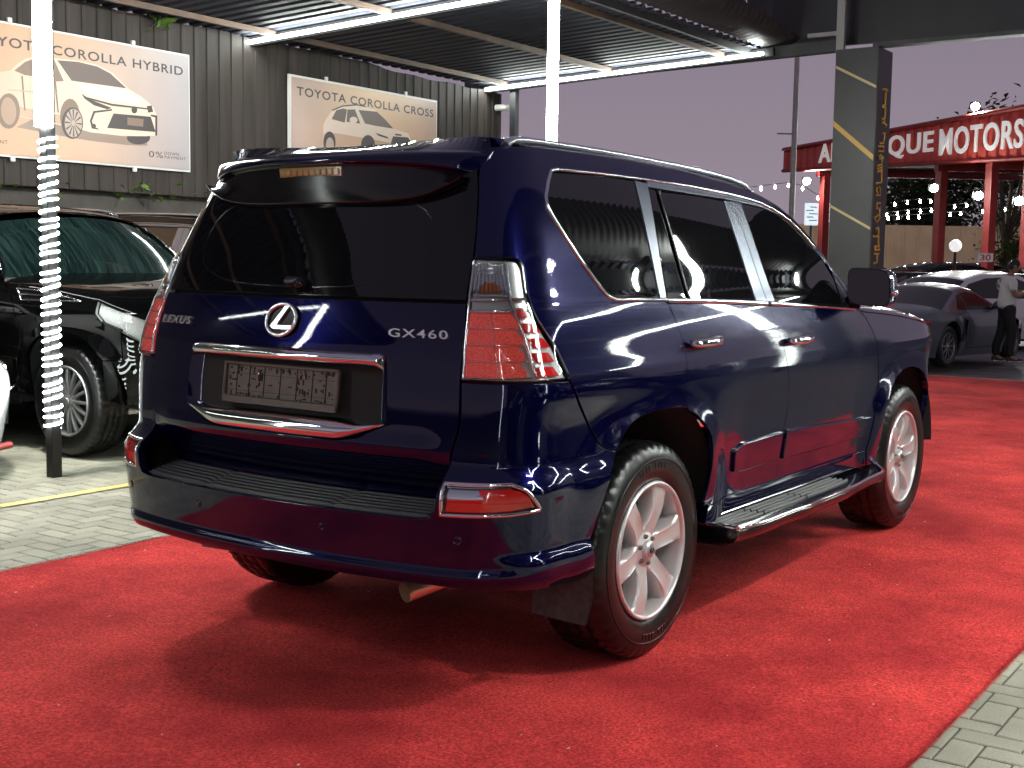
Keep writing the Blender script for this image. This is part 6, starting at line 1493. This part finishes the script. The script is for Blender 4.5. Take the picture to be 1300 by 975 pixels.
q = dep_(1213, 312, 30); gl_ = thing('globe_lamp', 'white globe lamp on a short black post behind the railing', 'lamp', (q[0], q[1], -.28)); g = Geo(); g.lathe([(0, -.15)]+[(.15*math.cos(a), .15*math.sin(a)) for a in np.linspace(-1.4, 1.4, 9)]+[(0, .15)], 16, c=(0, 0, q[2]+.28)); g.build('globe', mat('white globe', (.8, .8, .78), .3, emit=(1, 1, .96), es=.7), gl_); g = Geo(); g.tube([(0, 0, 0), (0, 0, q[2]+.28-.13)], .035, 8); g.build('post', blackM, gl_)
# dark cars standing behind the railing
base = thing('dark_crossover', 'dark crossover behind the railing below the globe lamp', 'car', (30.0, 7.6, -.28), R_(-35), group='dark cars behind the railing'); make_car(base, suvP, darkPaint, .37, 4.7, 1.9, rim10); base.scale = (1.08, 1.08, 1.12)
for (x, y, rz, lab) in ((30.5, 4.9, -30, 'dark crossover behind the railing under the number sign'), (29.6, 10.3, -40, 'dark crossover behind the railing next to the white hatchback'), (33.6, 7.9, -35, 'dark crossover in the second row behind the railing')):
    c = copy_tree(base); c.location = (x, y, -.28); c.rotation_euler = (0, 0, R_(rz)); c['label'] = lab
# ------------------------------------------------------------------ man with a phone
skinM = mat('skin', (.36, .19, .12), .5); shirtM = noisy(mat('white t-shirt', (.80, .78, .75), .85), 14, .08, .3, 30, dist=.01); trouM = noisy(mat('black trousers', (.010, .010, .013), .8), 14, .3, .3, 25, dist=.01); hairM = mat('black hair', (.012, .010, .010), .5); shoeM = mat('dark shoes', (.03, .022, .02), .4); soleM = mat('white sole', (.6, .6, .58), .6)
def skin_mesh(name, V, E, Rd, m, par, sub=2, root=0):
    me = bpy.data.meshes.new(name); me.from_pydata([tuple(v) for v in V], E, []); o = bpy.data.objects.new(name, me); COL.objects.link(o)
    md = o.modifiers.new('s', 'SKIN'); md.use_smooth_shade = True; md.branch_smoothing = .4
    if not me.skin_vertices: me.skin_vertices.new() if hasattr(me.skin_vertices, 'new') else None
    sv = me.skin_vertices[0].data
    for i, r_ in enumerate(Rd): sv[i].radius = r_ if isinstance(r_, tuple) else (r_, r_); sv[i].use_root = (i == root)
    s_ = o.modifiers.new('u', 'SUBSURF'); s_.levels = sub; s_.render_levels = sub
    dg = bpy.context.evaluated_depsgraph_get(); dg.update(); m2 = bpy.data.meshes.new_from_object(o.evaluated_get(dg)); bpy.data.objects.remove(o)
    m2.materials.clear(); m2.materials.append(m); o = bpy.data.objects.new(name, m2); COL.objects.link(o); o.parent = par
    for p_ in m2.polygons: p_.use_smooth = True
    return o
_q = dep_(1275, 459, 20.5)
man = thing('person', 'man in white t-shirt and black trousers looking down at his phone', 'person', (_q[0], _q[1], _q[2]), math.atan2(-.82, .57)+R_(4))
V = [(0, 0, .95), (-.01, 0, 1.10), (0, 0, 1.26), (.0, 0, 1.40), (.03, 0, 1.475), (.06, 0, 1.535)]
E = [(0, 1), (1, 2), (2, 3), (3, 4), (4, 5)]; Rd = [(.112, .132), (.105, .125), (.11, .145), (.085, .13), (.052, .055), (.055, .055)]
def add(p, r_, link): V.append(p); Rd.append(r_); E.append((link, len(V)-1)); return len(V)-1
arms = {}
for s in (-1, 1):
    sh = add((-.005, s*.165, 1.40), .058, 3); up = add((-.03, s*.215, 1.27), .050, sh); el = add((.03, s*.225, 1.12), .042, up); fo = add((.17, s*.16, 1.155), .036, el); wr = add((.28, s*.075, 1.20), .026, fo); pa = add((.34, s*.045, 1.222), (.018, .032), wr); arms[s] = (V[sh], V[up], V[el], V[fo], V[wr], V[pa])
    hp = add((.0, s*.09, .90), .088, 0); kn = add((.05 if s < 0 else -.03, s*.10, .50), .060, hp); cf = add((.02 if s < 0 else -.08, s*.10, .33), .055, kn); an = add((.06 if s < 0 else -.10, s*.105, .08), .038, cf); add((.17 if s < 0 else .01, s*.115, .035), (.035, .045), an)
body = skin_mesh('body', V, E, Rd, skinM, man)
# head joined on the neck, with brow, nose, lips, chin and ears
hg = Geo(); nU, nV = 24, 18; HV = []
for i in range(nV+1):
    ph = -math.pi/2+math.pi*i/nV
    for k in range(nU):
        th = 2*math.pi*k/nU; x = .094*math.cos(ph)*math.cos(th); y = .074*math.cos(ph)*math.sin(th); z = .118*math.sin(ph)
        if z < -.03: x += .012*(-z/.118)*(1 if math.cos(th) > 0 else .2); y *= .86
        f = math.exp(-((th if th < math.pi else th-2*math.pi)/.24)**2)
        x += f*(.022*math.exp(-((z+.012)/.020)**2)+.006*math.exp(-((z+.052)/.012)**2)+.008*math.exp(-((z+.085)/.02)**2)-.004*math.exp(-((z-.012)/.012)**2))
        for s in (-1, 1): x -= .007*math.exp(-(((th if th < math.pi else th-2*math.pi)-s*.42)/.16)**2)*math.exp(-((z-.012)/.014)**2)
        HV.append((x, y, z))
hg.add(HV, [[i*nU+k, i*nU+(k+1) % nU, (i+1)*nU+(k+1) % nU, (i+1)*nU+k] for i in range(nV) for k in range(nU)], smooth=R_(80))
for s in (-1, 1): hg.lathe([(0, -.012), (.026, -.008), (.030, .004), (.018, .008), (0, .004)], 12, c=(-.012, s*.073, -.008), axis='y')
HM = Matrix.Translation((.085, 0, 1.615)) @ Matrix.Rotation(R_(24), 4, 'Y'); h2 = Geo(); h2.merge(hg, xf=HM)
# fingers and thumb curled round the phone
for s in (-1, 1):
    px_, py_, pz_ = arms[s][5]
    for k in range(4): h2.tube([(px_+.005, py_-s*.004+s*(.024-.016*k)*.6, pz_+.012-.014*k), (px_+.045-.004*abs(k-1), py_-s*.012, pz_+.020-.014*k), (px_+.062-.006*abs(k-1), py_-s*.034, pz_+.026-.014*k)], [.010, .009, .007], 8)
    h2.tube([(px_-.015, py_, pz_+.015), (px_+.015, py_-s*.012, pz_+.042), (px_+.036, py_-s*.026, pz_+.050)], [.012, .010, .008], 8)
hm = h2.build('head', skinM); hme = hm.data
bm_ = __import__('bmesh').new(); bm_.from_mesh(body.data); bm_.from_mesh(hme); bm_.to_mesh(body.data); bm_.free(); bpy.data.objects.remove(hm)
for p_ in body.data.polygons: p_.use_smooth = True
g = Geo(); caps = []
for i in range(9, nV+1):
    for k in range(nU): 
        x, y, z = HV[i*nU+k]; sc_ = 1.08; caps.append((x*sc_-.004, y*sc_, z*1.07+.003))
F = [[i*nU+k, i*nU+(k+1) % nU, (i+1)*nU+(k+1) % nU, (i+1)*nU+k] for i in range(nV-9) for k in range(nU)]; F = [f for f in F if not (caps[f[0]][0] > .045 and caps[f[0]][2] < .055)]
for k in range(7, 18): pass
back = [(x*1.09-.006, y*1.07, z) for x, y, z in HV[5*nU:10*nU]]; h3 = Geo(); h3.add(caps, F, smooth=True); o0 = len(back)
h3.add(back, [[i*nU+k, i*nU+(k+1) % nU, (i+1)*nU+(k+1) % nU, (i+1)*nU+k] for i in range(4) for k in range(nU) if 7 <= k <= 16], smooth=True); g.merge(h3, xf=HM); g.build('hair', hairM, man)
sv = [(0, 0, .86), (-.01, 0, 1.06), (.01, 0, 1.24), (.0, 0, 1.385), (.028, 0, 1.455)]; se = [(0, 1), (1, 2), (2, 3), (3, 4)]; sr_ = [(.160, .182), (.150, .170), (.146, .172), (.108, .150), (.068, .072)]
for s in (-1, 1):
    i0 = len(sv); sv += [(-.005, s*.172, 1.395), (-.028, s*.216, 1.28), (-.012, s*.226, 1.205)]; se += [(3, i0), (i0, i0+1), (i0+1, i0+2)]; sr_ += [.078, .076, .080]
skin_mesh('t_shirt', sv, se, sr_, shirtM, man)
tv = [(0, 0, 1.02), (0, 0, .92)]; te = [(0, 1)]; tr_ = [(.157, .178), (.150, .172)]
for s in (-1, 1):
    i0 = len(tv); k_ = .05 if s < 0 else -.03; a_ = .05 if s < 0 else -.10; tv += [(.0, s*.092, .82), (k_, s*.10, .50), (a_-.02, s*.103, .26), (a_, s*.105, .09)]; te += [(1, i0), (i0, i0+1), (i0+1, i0+2), (i0+2, i0+3)]; tr_ += [.108, .086, .076, .066]
man.scale = (.955,)*3
skin_mesh('trousers', tv, te, tr_, trouM, man)
for s in (-1, 1):
    x0 = .06 if s < 0 else -.10; g = Geo(); secs = []
    for t_ in np.linspace(0, 1, 9):
        wd = .042*math.sin(math.pi*(.18+.72*t_))**.6; hh = .085-.045*t_; secs.append([(x0-.07+.27*t_, s*.11+wd*math.cos(a), .012+hh*max(0, math.sin(a))) for a in np.linspace(-.15, math.pi+.15, 11)])
    g.loft(secs, closed=True, caps=True, smooth=R_(50)); sh_ = g.build('shoe', shoeM, man); g = Geo(); g.box((x0+.065, s*.11, .010), (.27, .085, .02), bev=.008); g.build('sole', soleM, sh_)
ph = thing('phone', 'small phone held up in both hands by the man', 'phone', (0, 0, 0)); PM = Matrix.Translation(man.location) @ Matrix.Rotation(man.rotation_euler.z, 4, 'Z') @ Matrix.Scale(.955, 4)
q = PM @ Vector((.372, .0, 1.262)); ph.location = q; ph.rotation_euler = (0, R_(-35), man.rotation_euler.z)
g = Geo(); g.box((0, 0, 0), (.010, .072, .15), bev=.004); g.build('case', blackM, ph); g = Geo(); g.box((-.0056, 0, 0), (.001, .064, .138)); g.build('screen', mat('phone screen', (.1, .1, .1), .1, emit=(.8, .9, 1), es=.8), ph)
